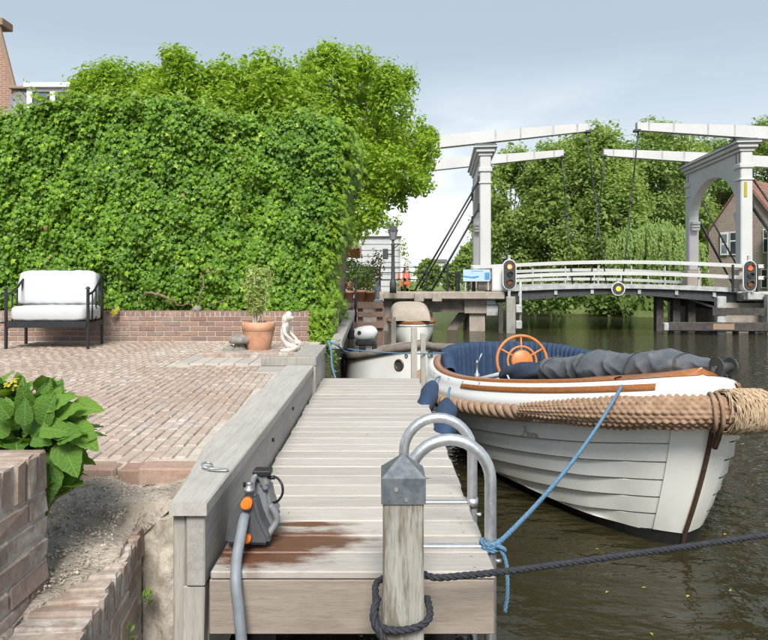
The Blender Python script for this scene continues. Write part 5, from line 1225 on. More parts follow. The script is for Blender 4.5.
# near approach: slab, kerb, corbels, iron railing
bb('approach_slab', 'concrete', lambda b: b.box(-7.5, .34, -.55, WD + .6, 1.06, 1.24))
bb('kerb', 'concrete', lambda b: b.box(-7.5, .60, -.78, -.46, 1.10, 1.36, .03))
bb('girder', 'darkconcrete', lambda b: b.box(-7.5, .20, -.30, .0, .64, 1.058)); bb('girder', 'darkconcrete', lambda b: b.box(-7.5, .20, WD - .1, WD + .3, .64, 1.058))
bb('cross_girder', 'concrete', lambda b: b.box(-.72, .28, -.42, WD + .4, .62, 1.056))
for s_ in (-2.25, -1.65, -3.6): bb('corbel', 'concrete', lambda b: b.box(s_ - .16, s_ + .16, -.90, -.785, 1.02, 1.30, .02))
bb('abutment', 'darkconcrete', lambda b: b.box(-7.5, -2.9, .02, WD - .2, -.6, 1.05))
bb('quay_wall', 'darkconcrete', lambda b: b.box(-7.5, -3.2, -.40, -.32, -.6, 1.05))
for s_, dn in ((-4.35, 0), (-3.6, 0), (-2.75, 0), (-2.0, 0), (-1.3, 0), (-.6, 0)):
    bb('iron_post', 'blackmetal', lambda b: b.box(s_ - .035, s_ + .035, -.66, -.59, 1.36, 2.20, .005))
for zz in (2.17, 1.98, 1.75): bb('iron_rail', 'blackmetal', lambda b: b.box(-4.6, -.45, -.636, -.612, zz, zz + .03))
for s_, wv in ((-.95, .16), (-.40, .12)): bb('iron_bollard', 'blackmetal', lambda b: b.box(s_ - wv / 2, s_ + wv / 2, -.30, -.18, 1.245, 2.05, .02))
# pier below the near portal
bb('pier_column', 'concrete', lambda b: b.box(-.55, -.02, -.30, .25, -.8, .618)); bb('pier_column', 'concrete', lambda b: b.box(-.55, -.02, 3.8, 4.4, -.8, .618)); bb('pier_beam', 'darkconcrete', lambda b: b.box(-.62, .05, .26, 3.79, -.3, .58))
bb('pier_brace', 'darkconcrete', lambda b: b.bar((-1.35, .3, -.3), (-.70, .3, .62), .22, .30))
bb('blue_panel', 'signpale', lambda b: b.box(.02, .30, -.50, -.46, .92, 1.055))
bb('pale_panel', 'deckgrey', lambda b: b.box(.02, .55, -.47, -.425, .55, .90))
# guide piles in front of the near pier
for s_, wv, top in ((.78, .30, 1.20), (.45, .16, .95)):
    bb('guide_pile', 'greypost' if s_ > .6 else 'darktimber', lambda b: b.box(s_ - wv / 2, s_ + wv / 2, -1.0, -.74, -.8, top, .02))
for zz in (.80, .27): bb('fender_block', 'deckgrey', lambda b: b.box(.94, 1.14, -1.02, -.76, zz - .14, zz + .14, .03))
bb('guide_post', 'deckgrey', lambda b: b.tube([(1.10, -.88, .2), (1.10, -.88, 1.72)], .045, 8))
# right pier
for s_, v, wv, top in ((7.45, -.85, .28, 1.22), (8.95, -1.0, .34, 1.30), (9.25, .6, .3, 1.2)): bb('guide_pile', 'deckgrey', lambda b: b.box(s_ - wv / 2, s_ + wv / 2, v - .14, v + .14, -.8, top, .02))
bb('guard_beam', 'darktimber', lambda b: b.box(7.15, 9.05, -1.02, -.995, .62, .86)); bb('guard_beam', 'darktimber', lambda b: b.box(5.75, 9.05, -1.16, -1.02, .12, .40, .02))
bb('guard_beam_end', 'deckgrey', lambda b: b.box(5.60, 5.745, -1.18, -1.0, .12, .38, .02)); bb('reflector', 'roofrust', lambda b: b.box(7.10, 7.75, -1.175, -1.163, .17, .36))
for s_ in (5.9, 6.3, 6.75, 7.2, 7.9, 8.4): bb('support_pile', 'darktimber', lambda b: b.tube([(s_, -.9, -.8), (s_, -.9, .12)], .10, 8))
for s_ in (5.95, 6.5, 7.0): bb('support_pile', 'darktimber', lambda b: b.box(s_ - .12, s_ + .12, .3, .6, -.8, 1.2))
bb('far_abutment', 'concrete', lambda b: b.box(7.75, 8.9, -.40, WD + .4, -.8, 1.0)); bb('far_abutment_back', 'darkconcrete', lambda b: b.box(9.0, 16, -.2, WD + .4, -.8, 1.0))
bb('far_slab', 'concrete', lambda b: b.box(8.22, 16, -.55, WD + .6, 1.06, 1.30)); bb('far_kerb', 'deckgrey', lambda b: b.box(8.22, 16, -.80, -.56, 1.10, 1.36, .03))
bb('raking_strut', 'deckgrey', lambda b: b.bar((9.85, -.9, -.2), (9.1, -.9, 1.0), .14, .16))
for s_ in (9.5, 10.1, 8.7, 7.95): bb('iron_post', 'blackmetal', lambda b: b.box(s_ - .03, s_ + .03, -.62, -.56, 1.36, 2.25))
for zz in (2.2, 1.8): bb('iron_rail', 'blackmetal', lambda b: b.box(8.9, 12, -.6, -.57, zz, zz + .03))
# back stays from the columns down to the deck
for s0, sg in ((0, -1), (SC, 1)):
    for v in (0, WD):
        for z0, se, off in ((5.2, 2.42, 0), (4.25, 1.85, -.05), (4.25, 1.85, .07)):
            bb('stay_rod', 'blackmetal', lambda b: b.tube([(s0 + sg * .20, v - .05 + off, z0), (s0 + sg * se, v - .62 + off if v == 0 else v + .4, 1.36)], .034, 7))
        for z0 in (5.2, 4.25): bb('stay_shoe', 'blackmetal', lambda b: b.box(s0 + sg * .17 - .09, s0 + sg * .17 + .09, v - .16, v + .12, z0 - .14, z0 + .14, .01))
# yellow strip on the far portal
bb('yellow_strip', 'yellowleaf', lambda b: b.box(SC - .09, SC + .0, -.228, -.213, 4.5, 5.0))

# signals and sign on the bridge
def place(s_, v, z):
    m_ = Matrix.Translation(BR.location) @ Matrix.Rotation(BR.rotation_euler.z, 4, 'Z'); return m_ @ Vector((s_, v, z))
def oval(hw_, hh, n=12):
    r_ = hw_; return [(r_ * math.cos(PI * k / n), hh - r_ + r_ * math.sin(PI * k / n)) for k in range(n + 1)] + [(r_ * math.cos(PI + PI * k / n), -hh + r_ + r_ * math.sin(PI + PI * k / n)) for k in range(n + 1)]
M['duskred'] = emit('dim red lens', (1, .13, .03), .45)
def signal(s_, v, z, label, yaw=R(5), lit=True):
    c = place(s_, v, z); t = thing('bridge_signal', label, 'traffic light', c, yaw, 'oval bridge signals', local=True); t.scale = (.86, .86, .86)
    b = MB(); b.prism(oval(.272, .587), -.03, .0); b.build('rim', M['white'], t)
    b = MB(); b.prism(oval(.235, .55), -.05, -.032); b.build('backboard', M['steeldark'], t)
    for k, zz in enumerate((.30, 0, -.30)):
        b = MB(); b.tube([(0, -.052, zz), (0, -.075, zz)], .10, 16); b.build('lens', M[('redlamp' if lit else 'duskred', 'dark', 'amberdark')[k]], t)
        if k == 0 and lit: b = MB(); b.tube([(-.02, -.077, zz), (-.02, -.084, zz)], .045, 12); b.build('lamp_core', M['redcore'], t)
        b = MB(); rows = [[Vector((.115 * math.cos(a), y, zz + .115 * math.sin(a))) for a in [R(10) + R(160) * q / 10 for q in range(11)]] for y in (-.052, -.15)]
        rows += [[Vector((.125 * math.cos(a), y, zz + .125 * math.sin(a))) for a in [R(10) + R(160) * q / 10 for q in range(11)]] for y in (-.15, -.052)]
        b.grid(rows); b.build('hood', M['steeldark'], t)
    b = MB(); b.box(-.05, .05, .0, .06, -.85, .75); b.build('bracket_post', M['deckgrey'], t)
    return t
signal(.73, -.95, 1.93, 'oval signal with a lit red lamp left of the steering wheel at the near pier')
signal(8.30, -.95, 1.88, 'oval signal with a dull orange red top lamp on the far portal column', lit=False)
c = place(4.32, -.62, 1.46); t = thing('round_signal', 'round dark navigation signal with a yellow centre lamp at mid span', 'signal', c, 0, local=True); t.scale = (.80, .80, .80)
b = MB(); b.tube([(0, 0, 0), (0, .04, 0)], .285, 28); b.build('rim', M['white'], t); b = MB(); b.tube([(0, -.004, 0), (0, -.012, 0)], .245, 28); b.build('disc', M['steeldark'], t)
b = MB(); b.tube([(0, -.014, 0), (0, -.03, 0)], .10, 14); b.build('lens', M['yellowlamp'], t); b = MB(); b.box(-.03, .03, .042, .12, -.05, .4); b.build('bracket', M['deckgrey'], t)
sg_ = thing('blue_sign', 'pale blue banner sign with a blue stripe on the railing below the near portal', 'sign', place(-.3, -.72, 1.9), R(-5), local=True)
b = MB(); b.box(-.48, .42, -.02, 0, -.20, .20, .005); b.build('board', M['signpale'], sg_)
b = MB(); b.add([(-.47, -.0235, -.06), (-.1, -.0235, -.10), (.05, -.0235, -.05), (.05, -.0235, -.01), (-.2, -.0235, -.04), (-.47, -.0235, .0)], [(0, 1, 2, 3, 4, 5)]); b.build('wave', M['signblue'], sg_)
b = MB(); b.box(.24, .40, -.024, -.0215, -.14, .10); b.build('emblem', M['signblue'], sg_)
b = MB()
for k in range(9): x = -.20 + k * .045; b.box(x, x + .03, -.024, -.0215, .13, .165)
b.build('small_print', M['signblue'], sg_)
for x in (-.4, .36): b = MB(); b.box(x - .02, x + .02, .002, .04, -.5, .2); b.build('sign_post', M['deckgrey'], sg_)
cb_ = thing('switch_cabinet', 'white steel cabinet behind the near oval signal', 'cabinet', place(.35, -.6, 1.37), R(-5), local=True)
b = MB(); b.box(-.17, .30, -.12, .12, 0, .80, .015); b.build('housing', M['bridgewhite'], cb_); b = MB(); b.box(-.14, .27, -.128, -.122, .05, .75, .004); b.build('door', M['white'], cb_)
b = MB(); b.box(.20, .22, -.135, -.130, .36, .46); b.build('latch', M['steeldark'], cb_)

# ================================================================== QUAY FURNITURE
lp = thing('street_lamp', 'dark green classic street lamp with a glass lantern by the iron railing', 'street lamp', P(393, 293, 21.5), local=True)
b = MB(); b.lathe([(.11, 0), (.11, .35), (.085, .40), (.07, .5), (.055, 1.1), (.055, 1.55), (.075, 1.6), (.04, 1.65), (.04, 1.72)], 12); b.build('post', M['steeldark'], lp)
b = MB(); b.lathe([(.04, 1.72), (.10, 1.76), (.155, 2.02), (.155, 2.05)], 6, smooth=False); b.build('lantern_glass', M['galv'], lp)
b = MB(); b.lathe([(.19, 2.05), (.15, 2.10), (.07, 2.20), (.03, 2.24), (.02, 2.32), (.001, 2.34)], 8, smooth=False); b.build('lantern_roof', M['steeldark'], lp)
b = MB(); b.tube([(0, 0, 1.45), (.22, 0, 1.62)], .018, 6); b.tube([(0, 0, 1.62), (.24, 0, 1.62)], .018, 6); b.tube([(-.3, 0, 1.28), (0, 0, 1.28)], .03, 6); b.box(-.34, -.16, -.08, .08, 1.12, 1.46, .02); b.build('bracket', M['steeldark'], lp)
for (px, d, lab) in ((404, 22.0, 'red and white warning barrier board standing by the iron railing'),):
    t = thing('warning_barrier', lab, 'barrier', P(px, 288, d), local=True); b = MB(); b.box(-.24, .24, -.02, .02, .34, .50); b.build('board', M['white'], t)
    for k in range(3): b = MB(); b.box(-.22 + k * .17, -.13 + k * .17, -.024, -.0215, .345, .495); b.build('stripe', M['redpaint'], t)
    b = MB(); b.bar((.15, 0, 0), (.05, 0, .62), .05, .05); b.bar((-.15, 0, 0), (-.05, 0, .34), .05, .05); b.build('leg', M['redpaint'], t); b = MB(); b.box(.0, .2, -.03, -.022, .12, .22); b.build('stripe', M['redpaint'], t)
# brown garden deck with fence boards at the quay edge
gd = thing('timber_garden_deck', 'brown timber garden deck with three stout horizontal boards behind the outboard motor', 'deck', (-.4, 12.5, .4))
x0, x1 = P(355, 0, 12.5).x, P(383, 0, 12.5).x
for k, (ya, yb) in enumerate(((302, 308.5), (312, 317), (322, 328))): b = MB(); b.box(x0 - .02, x1, 12.44, 12.50, P(0, yb, 12.5).z, P(0, ya, 12.5).z, .006); b.build('board', M['brownwood'], gd)
for x in (x0 + .05, x1 - .12, x0 - .9): b = MB(); b.box(x, x + .1, 12.51, 12.61, -.6, P(0, 302, 12.5).z - .004, .005); b.build('post', M['brownwood'], gd)
b = MB(); b.box(x0 - 1.6, x1, 12.515, 15, P(0, 304, 12.5).z - .05, P(0, 304, 12.5).z); b.build('floor', M['brownwood'], gd)
gz = P(0, 304, 12.5).z
b = MB(); b.box(x1 - .02, x1 + .02, 12.50, 15, .2, gz - .06); b.build('side_board', M['brownwood'], gd)
def pot(px, py, d, r, h, lab, leafs):
    c = P(px, py, d); t = thing('flower_pot', lab, 'potted plant', c, local=True); b = MB(); b.lathe([(r * .72, 0), (r * .95, h * .8), (r * 1.05, h * .8), (r * 1.05, h), (r * .9, h), (r * .85, h * .9), (.001, h * .9)], 16); b.build('pot', M['terracotta'], t)
    for mt, n_, rr_, zz, ls in leafs:
        p, d_ = ball(n_, (0, 0, h + zz), (rr_, rr_, rr_ * .8)); d_[:, 2] += .4; tag(link('foliage', leafmesh('pot_foliage', LEAFV, LEAFF, p, d_, rng.uniform(.6, 1.2, n_) * ls, spin=3), M[mt], t), kind='stuff')
pot(348, 301, 12.9, .13, .20, 'terracotta pot of pink flowers nearest the ivy on the garden deck', (('pinkflower', 130, .17, .14, .06), ('redleaf', 90, .15, .10, .06)))
pot(361, 303, 12.9, .14, .26, 'terracotta tub under the dark round shrub on the garden deck', (('farleaf2', 420, .30, .30, .07),))
pot(371, 303, 12.8, .105, .24, 'slim terracotta pot with a yellow green plant beside the grey garden figure', (('weedleaf', 130, .13, .10, .05), ('yellowleaf', 30, .12, .14, .04)))
tree('garden_shrub', 'dark green evergreen shrubs filling the garden deck below the clapboard building', 'bush', tuple(P(352, 300, 14)), clpx([(340, 264, 12), (350, 270, 12), (362, 275, 12), (345, 282, 12), (358, 286, 11), (370, 272, 10), (366, 284, 9), (354, 264, 8)], 14.2, .4), 'farleaf2', .07, 3200, None, tv=LEAFV, tf=LEAFF)
tree('garden_shrub', 'reddish green upright shrub at the end of the garden deck', 'bush', tuple(P(375, 300, 13.6)), clpx([(374, 262, 7), (377, 270, 8), (373, 278, 9), (368, 286, 8), (378, 256, 6)], 13.6, .2), 'redleaf', .06, 3600, None, tv=LEAFV, tf=LEAFF)
fg = thing('garden_figure', 'small grey garden figure standing at the corner of the brown deck', 'statue', P(377.5, 302, 12.55), local=True)
b = MB(); b.box(-.07, .07, -.07, .07, 0, .04, .005); b.build('base', M['bluestone'], fg)
skinfig('body', [(0, 0, .05), (0, 0, .16), (0, 0, .26), (0, 0, .33), (0, 0, .37), (0, 0, .41), (-.05, 0, .29), (-.06, -.01, .20), (.05, 0, .29), (.06, -.01, .20)], [(0, 1), (1, 2), (2, 3), (3, 4), (4, 5), (2, 6), (6, 7), (2, 8), (8, 9)], [.055, .045, .045, .022, .032, .022, .018, .014, .018, .014], M['bluestone'], fg)
pg = thing('wooden_awning', 'orange brown timber awning board sticking out right of the ivy', 'awning', P(334, 250, 15), local=True)
b = MB(); b.add([(-.55, 0, .20), (.60, -.1, -.02), (.60, -.1, -.20), (-.55, 0, -.10), (-.55, 1.4, .38), (.60, 1.3, .16), (.60, 1.3, .0), (-.55, 1.4, .1)], [(0, 1, 2, 3), (0, 4, 5, 1), (3, 2, 6, 7), (1, 5, 6, 2), (4, 7, 6, 5), (0, 3, 7, 4)]); b.build('board', M['teak'], pg)
for k in range(6): b = MB(); x = -.5 + k * .19; z = .165 - .19 * (x + .55); b.box(x, x + .14, -.10, 1.3, z + .045 , z + .07); b.build('slat', M['terracotta'], pg)
# overgrown edge and rough quay between the hedge and the boats
tree('edge_weeds', 'light green weeds hanging over the quay edge at the far end of the jetty', 'weeds', tuple(P(332, 372, 7.2)), clpx([(331, 345, 6), (335, 352, 6), (329, 358, 7), (335, 364, 6), (331, 372, 5), (327, 340, 5), (339, 342, 4)], 7.2, .2), 'weedleaf', .045, 5000, None, tv=LEAFV, tf=LEAFF)
tree('edge_weeds', 'tall green bush growing on the quay right behind the hedge end', 'weeds', tuple(P(338, 330, 10)), clpx([(336, 300, 8), (341, 308, 7), (333, 316, 9), (340, 322, 6), (346, 316, 6), (330, 330, 7), (332, 288, 8)], 9.8, .3), 'ivynew', .065, 3600, None, tv=LEAFV, tf=LEAFF)
qp = thing('quay_plank', 'long grey timber plank edging the quay behind the hedge end', 'plank', (-.4, 9, .9)); b = MB(); b.bar(P(336, 345, 7.6), P(351, 313, 11.6), .14, .10, .008); b.build('board', M['beam'], qp)
b = MB(); b.tube([P(337.5, 345, 9.0), P(337.5, 284, 9.0)], .018, 7); o = b.build('bamboo_stake', M['paletwig']); tag(o, 'thin brown stake standing upright at the hedge end', 'stake')
b = MB(); b.tube([P(355.5, 322, 12.3), P(355.5, 278, 12.3)], .022, 8); o = b.build('dark_pole', M['blackmetal']); tag(o, 'thin dark metal pole at the left end of the garden deck', 'pole')
b = MB(); b.tube(catmull([P(328, 341, 7.0), P(331, 350, 6.9), P(332, 366, 6.85), P(336, 380, 6.8)], 6), .012, 6); b.tube(catmull([P(328, 341, 7.0), P(337, 345, 6.95), P(344, 351, 7.2), P(348, 352, 7.5)], 6), .010, 6); o = b.build('blue_rope', M['bluerope']); tag(o, 'old dark blue rope tied over the quay end beside the weeds', 'rope')

# ================================================================== THE SLOOP (open launch)
u_ = Vector((.092, -.9958, 0)).normalized()
BO = thing('motor_launch', 'white lapstrake launch with navy cushions, wooden wheel and thick rope fender', 'boat', (1.56, 8.85, 0), math.atan2(u_.y, u_.x), local=True)
BM = Matrix.Translation(BO.location) @ Matrix.Rotation(BO.rotation_euler.z, 4, 'Z'); BI = BM.inverted()
LB = 4.95
ctrl = [(0, 0), (.03, .35), (.13, .64), (.38, .93), (.80, 1.09), (1.6, 1.19), (2.4, 1.18), (3.1, 1.07), (3.7, .87), (4.2, .66), (4.55, .47), (4.80, .26), (LB, 0)]
OUT = [Vector((p.x, p.y, 0)) for p in resample(catmull([Vector((x, y, 0)) for x, y in ctrl], 12), .055)]
OUT[0].y = 0; OUT[-1].y = 0
NO = len(OUT)
def sheer(x):
    t = max(0, min(1, (x - .9) / (LB - .9))); return .60 + .04 * max(0, (.9 - x) / .9) + .41 * t ** 2.15
def nrm_(i):
    d = OUT[min(i + 1, NO - 1)] - OUT[max(i - 1, 0)]
    n_ = Vector((-d.y, d.x, 0)).normalized() * 1.0
    if i == 0: n_ = Vector((-1, 0, 0))
    if i == NO - 1: n_ = Vector((1, 0, 0))
    return n_ if True else n_
def hullpt(i, v, off=0.0):                            # v: 0 at the boottop, 1 at the sheer; y positive half
    p = OUT[i]; z = .095 + (sheer(p.x) - .095) * v; g = .79 + .21 * max(0, v) ** .75
    k = 1 - .120 * max(0, 1 - v) ** 1.4; x = 2.2 + (p.x - 2.2) * k
    nn = nrm_(i); fade = max(0, min(1, (LB - .28 - p.x) / .25))
    return Vector((x + nn.x * off * fade, p.y * g + nn.y * off * fade, z))
def full(fn):                                         # visible side first: y negative, bow to stern to bow
    a = [fn(i) for i in range(NO)]
    return [Vector((p.x, -p.y, p.z)) for p in a[::-1]] + [p for p in a[1:]]
ns = 7
def vz(i, dz): s_ = sheer(OUT[i].x); return max(-.02 if dz > .2 else 0, (s_ - dz - .095) / (s_ - .095))
for k in range(ns):
    da, db = (k + 1) * .128, k * .128
    b = MB(); b.grid([full(lambda i: hullpt(i, vz(i, da), .034)), full(lambda i: hullpt(i, vz(i, (da + db) / 2), .018)), full(lambda i: hullpt(i, vz(i, db + .014), .002))], smooth=True)
    b.grid([full(lambda i: hullpt(i, vz(i, db + .014), .002)), full(lambda i: hullpt(i, vz(i, db + .009), -.05))]); b.grid([full(lambda i: hullpt(i, vz(i, da), .034)), full(lambda i: hullpt(i, vz(i, da - .003), .022)), full(lambda i: hullpt(i, vz(i, da - .007), -.05))]); b.build('strake', M['hull'], BO)
def liner(i, v):
    p = hullpt(i, v, 0); return Vector((p.x - (.022 if p.x > 2 else -.022), p.y * .975 - (.008 if p.y > .02 else 0), p.z))
b = MB(); b.grid([full(lambda i, v=v: liner(i, v)) for v in [k / 12 for k in range(13)]]); b.build('inner_shell', M['hull'], BO)
b = MB(); 
def bott(i, z):
    p = OUT[i]; t = (z + .45) / .545; k = 1 - .120 - .06 * (1 - t); x = 2.2 + (p.x - 2.2) * k; return Vector((x, p.y * .79 * max(.02, max(0, t) ** .5), z))
b.grid([full(lambda i, z=z: bott(i, z)) for z in (-.45, -.3, -.15, .0, .095)]); b.build('bottom', M['antifoul'], BO)
# stem band
b = MB(); q = []
for k in range(15):
    v = k / 14; z = .095 + (sheer(LB) - .095) * v; kk = 1 - .120 * max(0, 1 - v) ** 1.4; q.append(Vector((2.2 + (LB - 2.2) * kk + .012, 0, z)))
q = [Vector((q[0].x - .25, 0, -.35)), Vector((q[0].x - .05, 0, -.05))] + q
b.tube(q, .015, 8); b.build('stem_band', M['bronze'], BO)
b = MB(); rows = []
for v in [k / 12 for k in range(13)]:
    row = []
    for s_ in range(-4, 5):
        i = NO - 1 - abs(s_) * 1; p = hullpt(i, v, 0); row.append(Vector((p.x + .006, math.copysign(p.y + .010, s_) if s_ else 0, p.z)))
    rows.append(row)
b.grid(rows); b.build('stem_facing', M['hull'], BO)
# deck moulding, cap rail, inner side
def inset(i, d, z):
    p = OUT[i]; n_ = nrm_(i); q = p - n_ * d; q.y = max(0.0, q.y); q.x = min(q.x, LB - d * 1.25); return Vector((q.x, q.y, sheer(p.x) + z))
def band(name, m, prof, par=BO, i0=0, i1=NO, closed=False, sides=(-1, 1)):
    rows = []
    for d, z in prof:
        a = [inset(i, d, z) for i in range(i0, i1)]
        if i0 == 0 and len(sides) == 2: rows.append([Vector((p.x, -p.y, p.z)) for p in a[::-1]] + a[1:])
        else: rows.append([Vector((p.x, sides[0] * p.y, p.z)) for p in a])
    b = MB(); b.grid(rows, closed_v=closed); return b.build(name, m, par)
band('gunwale', M['gel'], [(-.02, -.03), (-.03, .01), (-.012, .045), (.015, .07), (.03, .105), (.045, .135), (.075, .15), (.13, .152)])
band('cap_rail', M['teak'], [(.105, .150), (.105, .170), (.185, .176), (.205, .168), (.205, .13)], i1=NO - 12)
band('inner_side', M['gel'], [(.20, .155), (.215, .05), (.23, -.25), (.30, -.40)])
for s_ in (-1, 1):                                    # varnished strip let into the moulding
    ia = min(range(NO), key=lambda i: abs(OUT[i].x - 2.9) + (0 if i > NO * .3 else 9)); band('rubbing_strip', M['teak'], [(.015, .085), (.012, .092), (.024, .122), (.030, .126), (.032, .12)], i0=ia, i1=NO - 6, sides=(s_,))
# foredeck and floor
b = MB(); rows = []
for i in range(NO - 24, NO):
    p = inset(i, .10, .155); rows.append([Vector((p.x, p.y * t, p.z + .05 * (1 - t * t))) for t in [-1 + .25 * k for k in range(9)]])
b.grid(rows); b.build('foredeck', M['teak'], BO)
b = MB(); rows = []
for i in range(2, NO - 18, 2):
    p = inset(i, .28, 0); rows.append([Vector((p.x, -p.y, .22)), Vector((p.x, p.y, .22))])
b.grid(rows, smooth=False); b.build('floor', M['teak'], BO)
# cushions: pleated back rest and seat round the stern
def ustrip(fn, i_side, i_port):
    a = [(i, -1) for i in range(i_side, 0, -1)] + [(0, 1)] + [(i, 1) for i in range(1, i_port)]
    out_ = []
    for k in range(len(a) * 5 - 4):
        q = k / 5; j = int(q); t = q - j; A_ = fn(a[j][0], a[j][1], q, len(a), arc[a[j][0]] * a[j][1] + (t * .055 if 1 else 0))
        if t > 0 and j + 1 < len(a): B_ = fn(a[j + 1][0], a[j + 1][1], q, len(a), arc[a[j][0]] * a[j][1] + t * .055); A_ = A_.lerp(B_, t)
        out_.append(A_)
    return out_
arc = [0]
for a, c in zip(OUT, OUT[1:]): arc.append(arc[-1] + (c - a).length)
def backpt(d, z, puff):
    def fn(i, s_, k, n, al):
        ph = al / .11; pl_ = abs(math.sin(PI * ph)) ** .5
        dd = d + puff * (pl_ - .5) * .045; e = min(1, (n - 1 - k) / 4, k / 4); p = inset(i, dd, 0); hgt = .30 if True else .3
        zz = sheer(OUT[i].x) + z * (.60 + .40 * e) + (.012 * (pl_ - .5) if z > .2 else 0)
        return Vector((p.x, s_ * p.y, zz))
    return fn
iS = min(range(NO), key=lambda i: abs(OUT[i].x - 1.6) + (0 if OUT[i].y > .5 else 9)); iP = min(range(NO), key=lambda i: abs(OUT[i].x - 2.1) + (0 if OUT[i].y > .5 else 9))
prof = [(.20, .12, 0), (.195, .26, 0), (.205, .275, .3), (.235, .295, .6), (.28, .285, 1), (.305, .24, 1), (.315, .12, 1), (.32, .0, 1), (.33, -.14, 1)]
b = MB(); b.grid([ustrip(backpt(d, z, pf), iS, iP) for d, z, pf in prof]); b.build('back_cushion', M['navy'], BO)
def seatpt(d, z, puff):
    def fn(i, s_, k, n, al):
        ph = al / .17; pl_ = abs(math.sin(PI * ph)) ** .35; p = inset(i, d, 0); return Vector((p.x, s_ * p.y, .46 + z + puff * (pl_ - .6) * .02))
    return fn
b = MB(); b.grid([ustrip(seatpt(d, z, pf), min(NO - 20, iS + 22), iP + 6) for d, z, pf in [(.28, .02, 0), (.34, .05, 1), (.50, .055, 1), (.62, .05, 1), (.66, .02, .5), (.66, -.10, 0)]]); b.build('seat_cushion', M['navy'], BO)
b = MB(); b.grid([ustrip(seatpt(d, z, 0), min(NO - 20, iS + 22), iP + 6) for d, z in [(.64, -.10), (.63, -.24)]]); b.build('seat_front', M['gel'], BO)
# wheel with console
wc = BI @ P(522, 361, 6.75)
b = MB(); b.box(wc.x + .10, wc.x + .30, wc.y - .13, wc.y + .13, .22, wc.z - .13, .03); b.build('console', M['teak'], BO)
ax = (BM.to_3x3().inverted() @ Vector((.05, -1, .18))).normalized()
tw_ = bpy.data.objects.new('steering_wheel', None); COL.objects.link(tw_); tw_.parent = BO; ORG[tw_.name] = Vector((0, 0, 0)); tw_.empty_display_size = .1
wr = .262
def rg(r_, tr, name, m): b = MB(); b.tube(ring(wc, r_, ax, 40), tr, 8, closed=True); return b.build(name, M[m], tw_)
rg(wr, .017, 'rim', 'teakbright'); rg(.150, .013, 'inner_ring', 'teakbright')
a1, a2 = frame(ax)
for k in range(6):
    t = PI / 2 + k * PI / 3; dv = a1 * math.cos(t) + a2 * math.sin(t); b = MB(); b.tube([wc + dv * .07, wc + dv * .15, wc + dv * wr], [.014, .011, .010], 8); b.build('spoke', M['teakbright'], tw_)
b = MB(); b.tube([wc - ax * .02, wc + ax * .012, wc + ax * .022, wc + ax * .024], [.115, .115, .10, .02], 24); b.build('hub', M['teakbright'], tw_)
b = MB(); c0 = BI @ P(477, 374, 6.9); b.lathe([(.035, -.09), (.03, 0), (.012, .02), (.010, .11), (.018, .12), (.001, .15)], 10, Matrix.Translation(c0)); b.tube([c0 + Vector((0, 0, .10)), c0 + Vector((.01, .05, .22))], .008, 6); b.build('throttle_lever', M['galv'], BO)
# grey cover bundle with a navy end and two pale hood bows
spine = [BI @ P(x, y, d) for x, y, d in ((538, 375, 6.0), (556, 374, 5.85), (585, 374.5, 5.55), (615, 373.5, 5.25), (648, 373, 4.95), (680, 372, 4.70), (704, 371, 4.52), (722, 371, 4.36))]
sp = resample(catmull(spine, 10), .010); rows = []; n = len(sp)
for i, p in enumerate(sp):
    t = i / (n - 1); dr = (sp[min(i + 1, n - 1)] - sp[max(i - 1, 0)]).normalized(); x, z = frame(dr); r_ = (.104 + .03 * math.sin(PI * min(1, t * 1.3)) + .014 * math.sin(9 * t * 2 + 1)) * min(1, .5 + 5 * t, (.10 + 5 * (1 - t)) ** .7); row = []
    for k in range(72):
        a = 2 * PI * k / 72
        f_ = 1 - .13 * abs(math.sin(1.5 * a + 9 * t + 1.3 * math.sin(17 * t))) ** .6 - .10 * abs(math.sin(2 * a - 23 * t + math.sin(31 * t))) ** .5 + .05 * math.sin(47 * t + 3 * a) + .14
        row.append(p + x * math.cos(a) * r_ * 1.5 * f_ + z * (math.sin(a) * r_ * 1.12 * f_ + .030))
    rows.append(row)
cv = thing('boat_cover', 'rolled grey fabric cover lying along the launch foredeck', 'cover', BM @ sp[n // 2], BO.rotation_euler.z, local=True)
CI = (Matrix.Translation(cv.location) @ Matrix.Rotation(cv.rotation_euler.z, 4, 'Z')).inverted() @ BM
b = MB(); b.grid([[CI @ p for p in r_] for r_ in rows], closed_u=True); b.f += [tuple(range(72))[::-1], tuple((n - 1) * 72 + k for k in range(36))]; b.sm += [True, True]; b.build('roll', M['tarp'], cv)
for q in (.12, .36, .62, .84):
    i = int(q * (n - 1)); b = MB(); b.grid([[CI @ (p + (p - sp[i]).normalized() * .004) for p in rows[j]] for j in (i - 1, i, i + 1)], closed_u=True); b.build('strap', M['strap'], cv)
rows = []; sp2 = resample(catmull([BI @ P(x, y, d) for x, y, d in ((503, 376, 6.25), (518, 372, 6.1), (536, 371, 5.95), (553, 372, 5.85))], 8), .02); n2 = len(sp2)
for i, p in enumerate(sp2):
    t = i / (n2 - 1); dr = (sp2[min(i + 1, n2 - 1)] - sp2[max(i - 1, 0)]).normalized(); x, z = frame(dr); r_ = .085 * (math.sin(PI * min(.98, .10 + .75 * t)) ** .5)
    rows.append([CI @ (p + (x * 1.25 * math.cos(a) + z * math.sin(a)) * r_ * (1 + .10 * math.sin(4 * a + 9 * t) + .06 * math.sin(25 * t + 3 * a))) for a in [2 * PI * k / 28 for k in range(28)]])
b = MB(); b.grid(rows, closed_u=True); b.f += [tuple(range(28))[::-1], tuple((n2 - 1) * 28 + k for k in range(28))]; b.sm += [True, True]; b.build('navy_end', M['navydark'], cv)
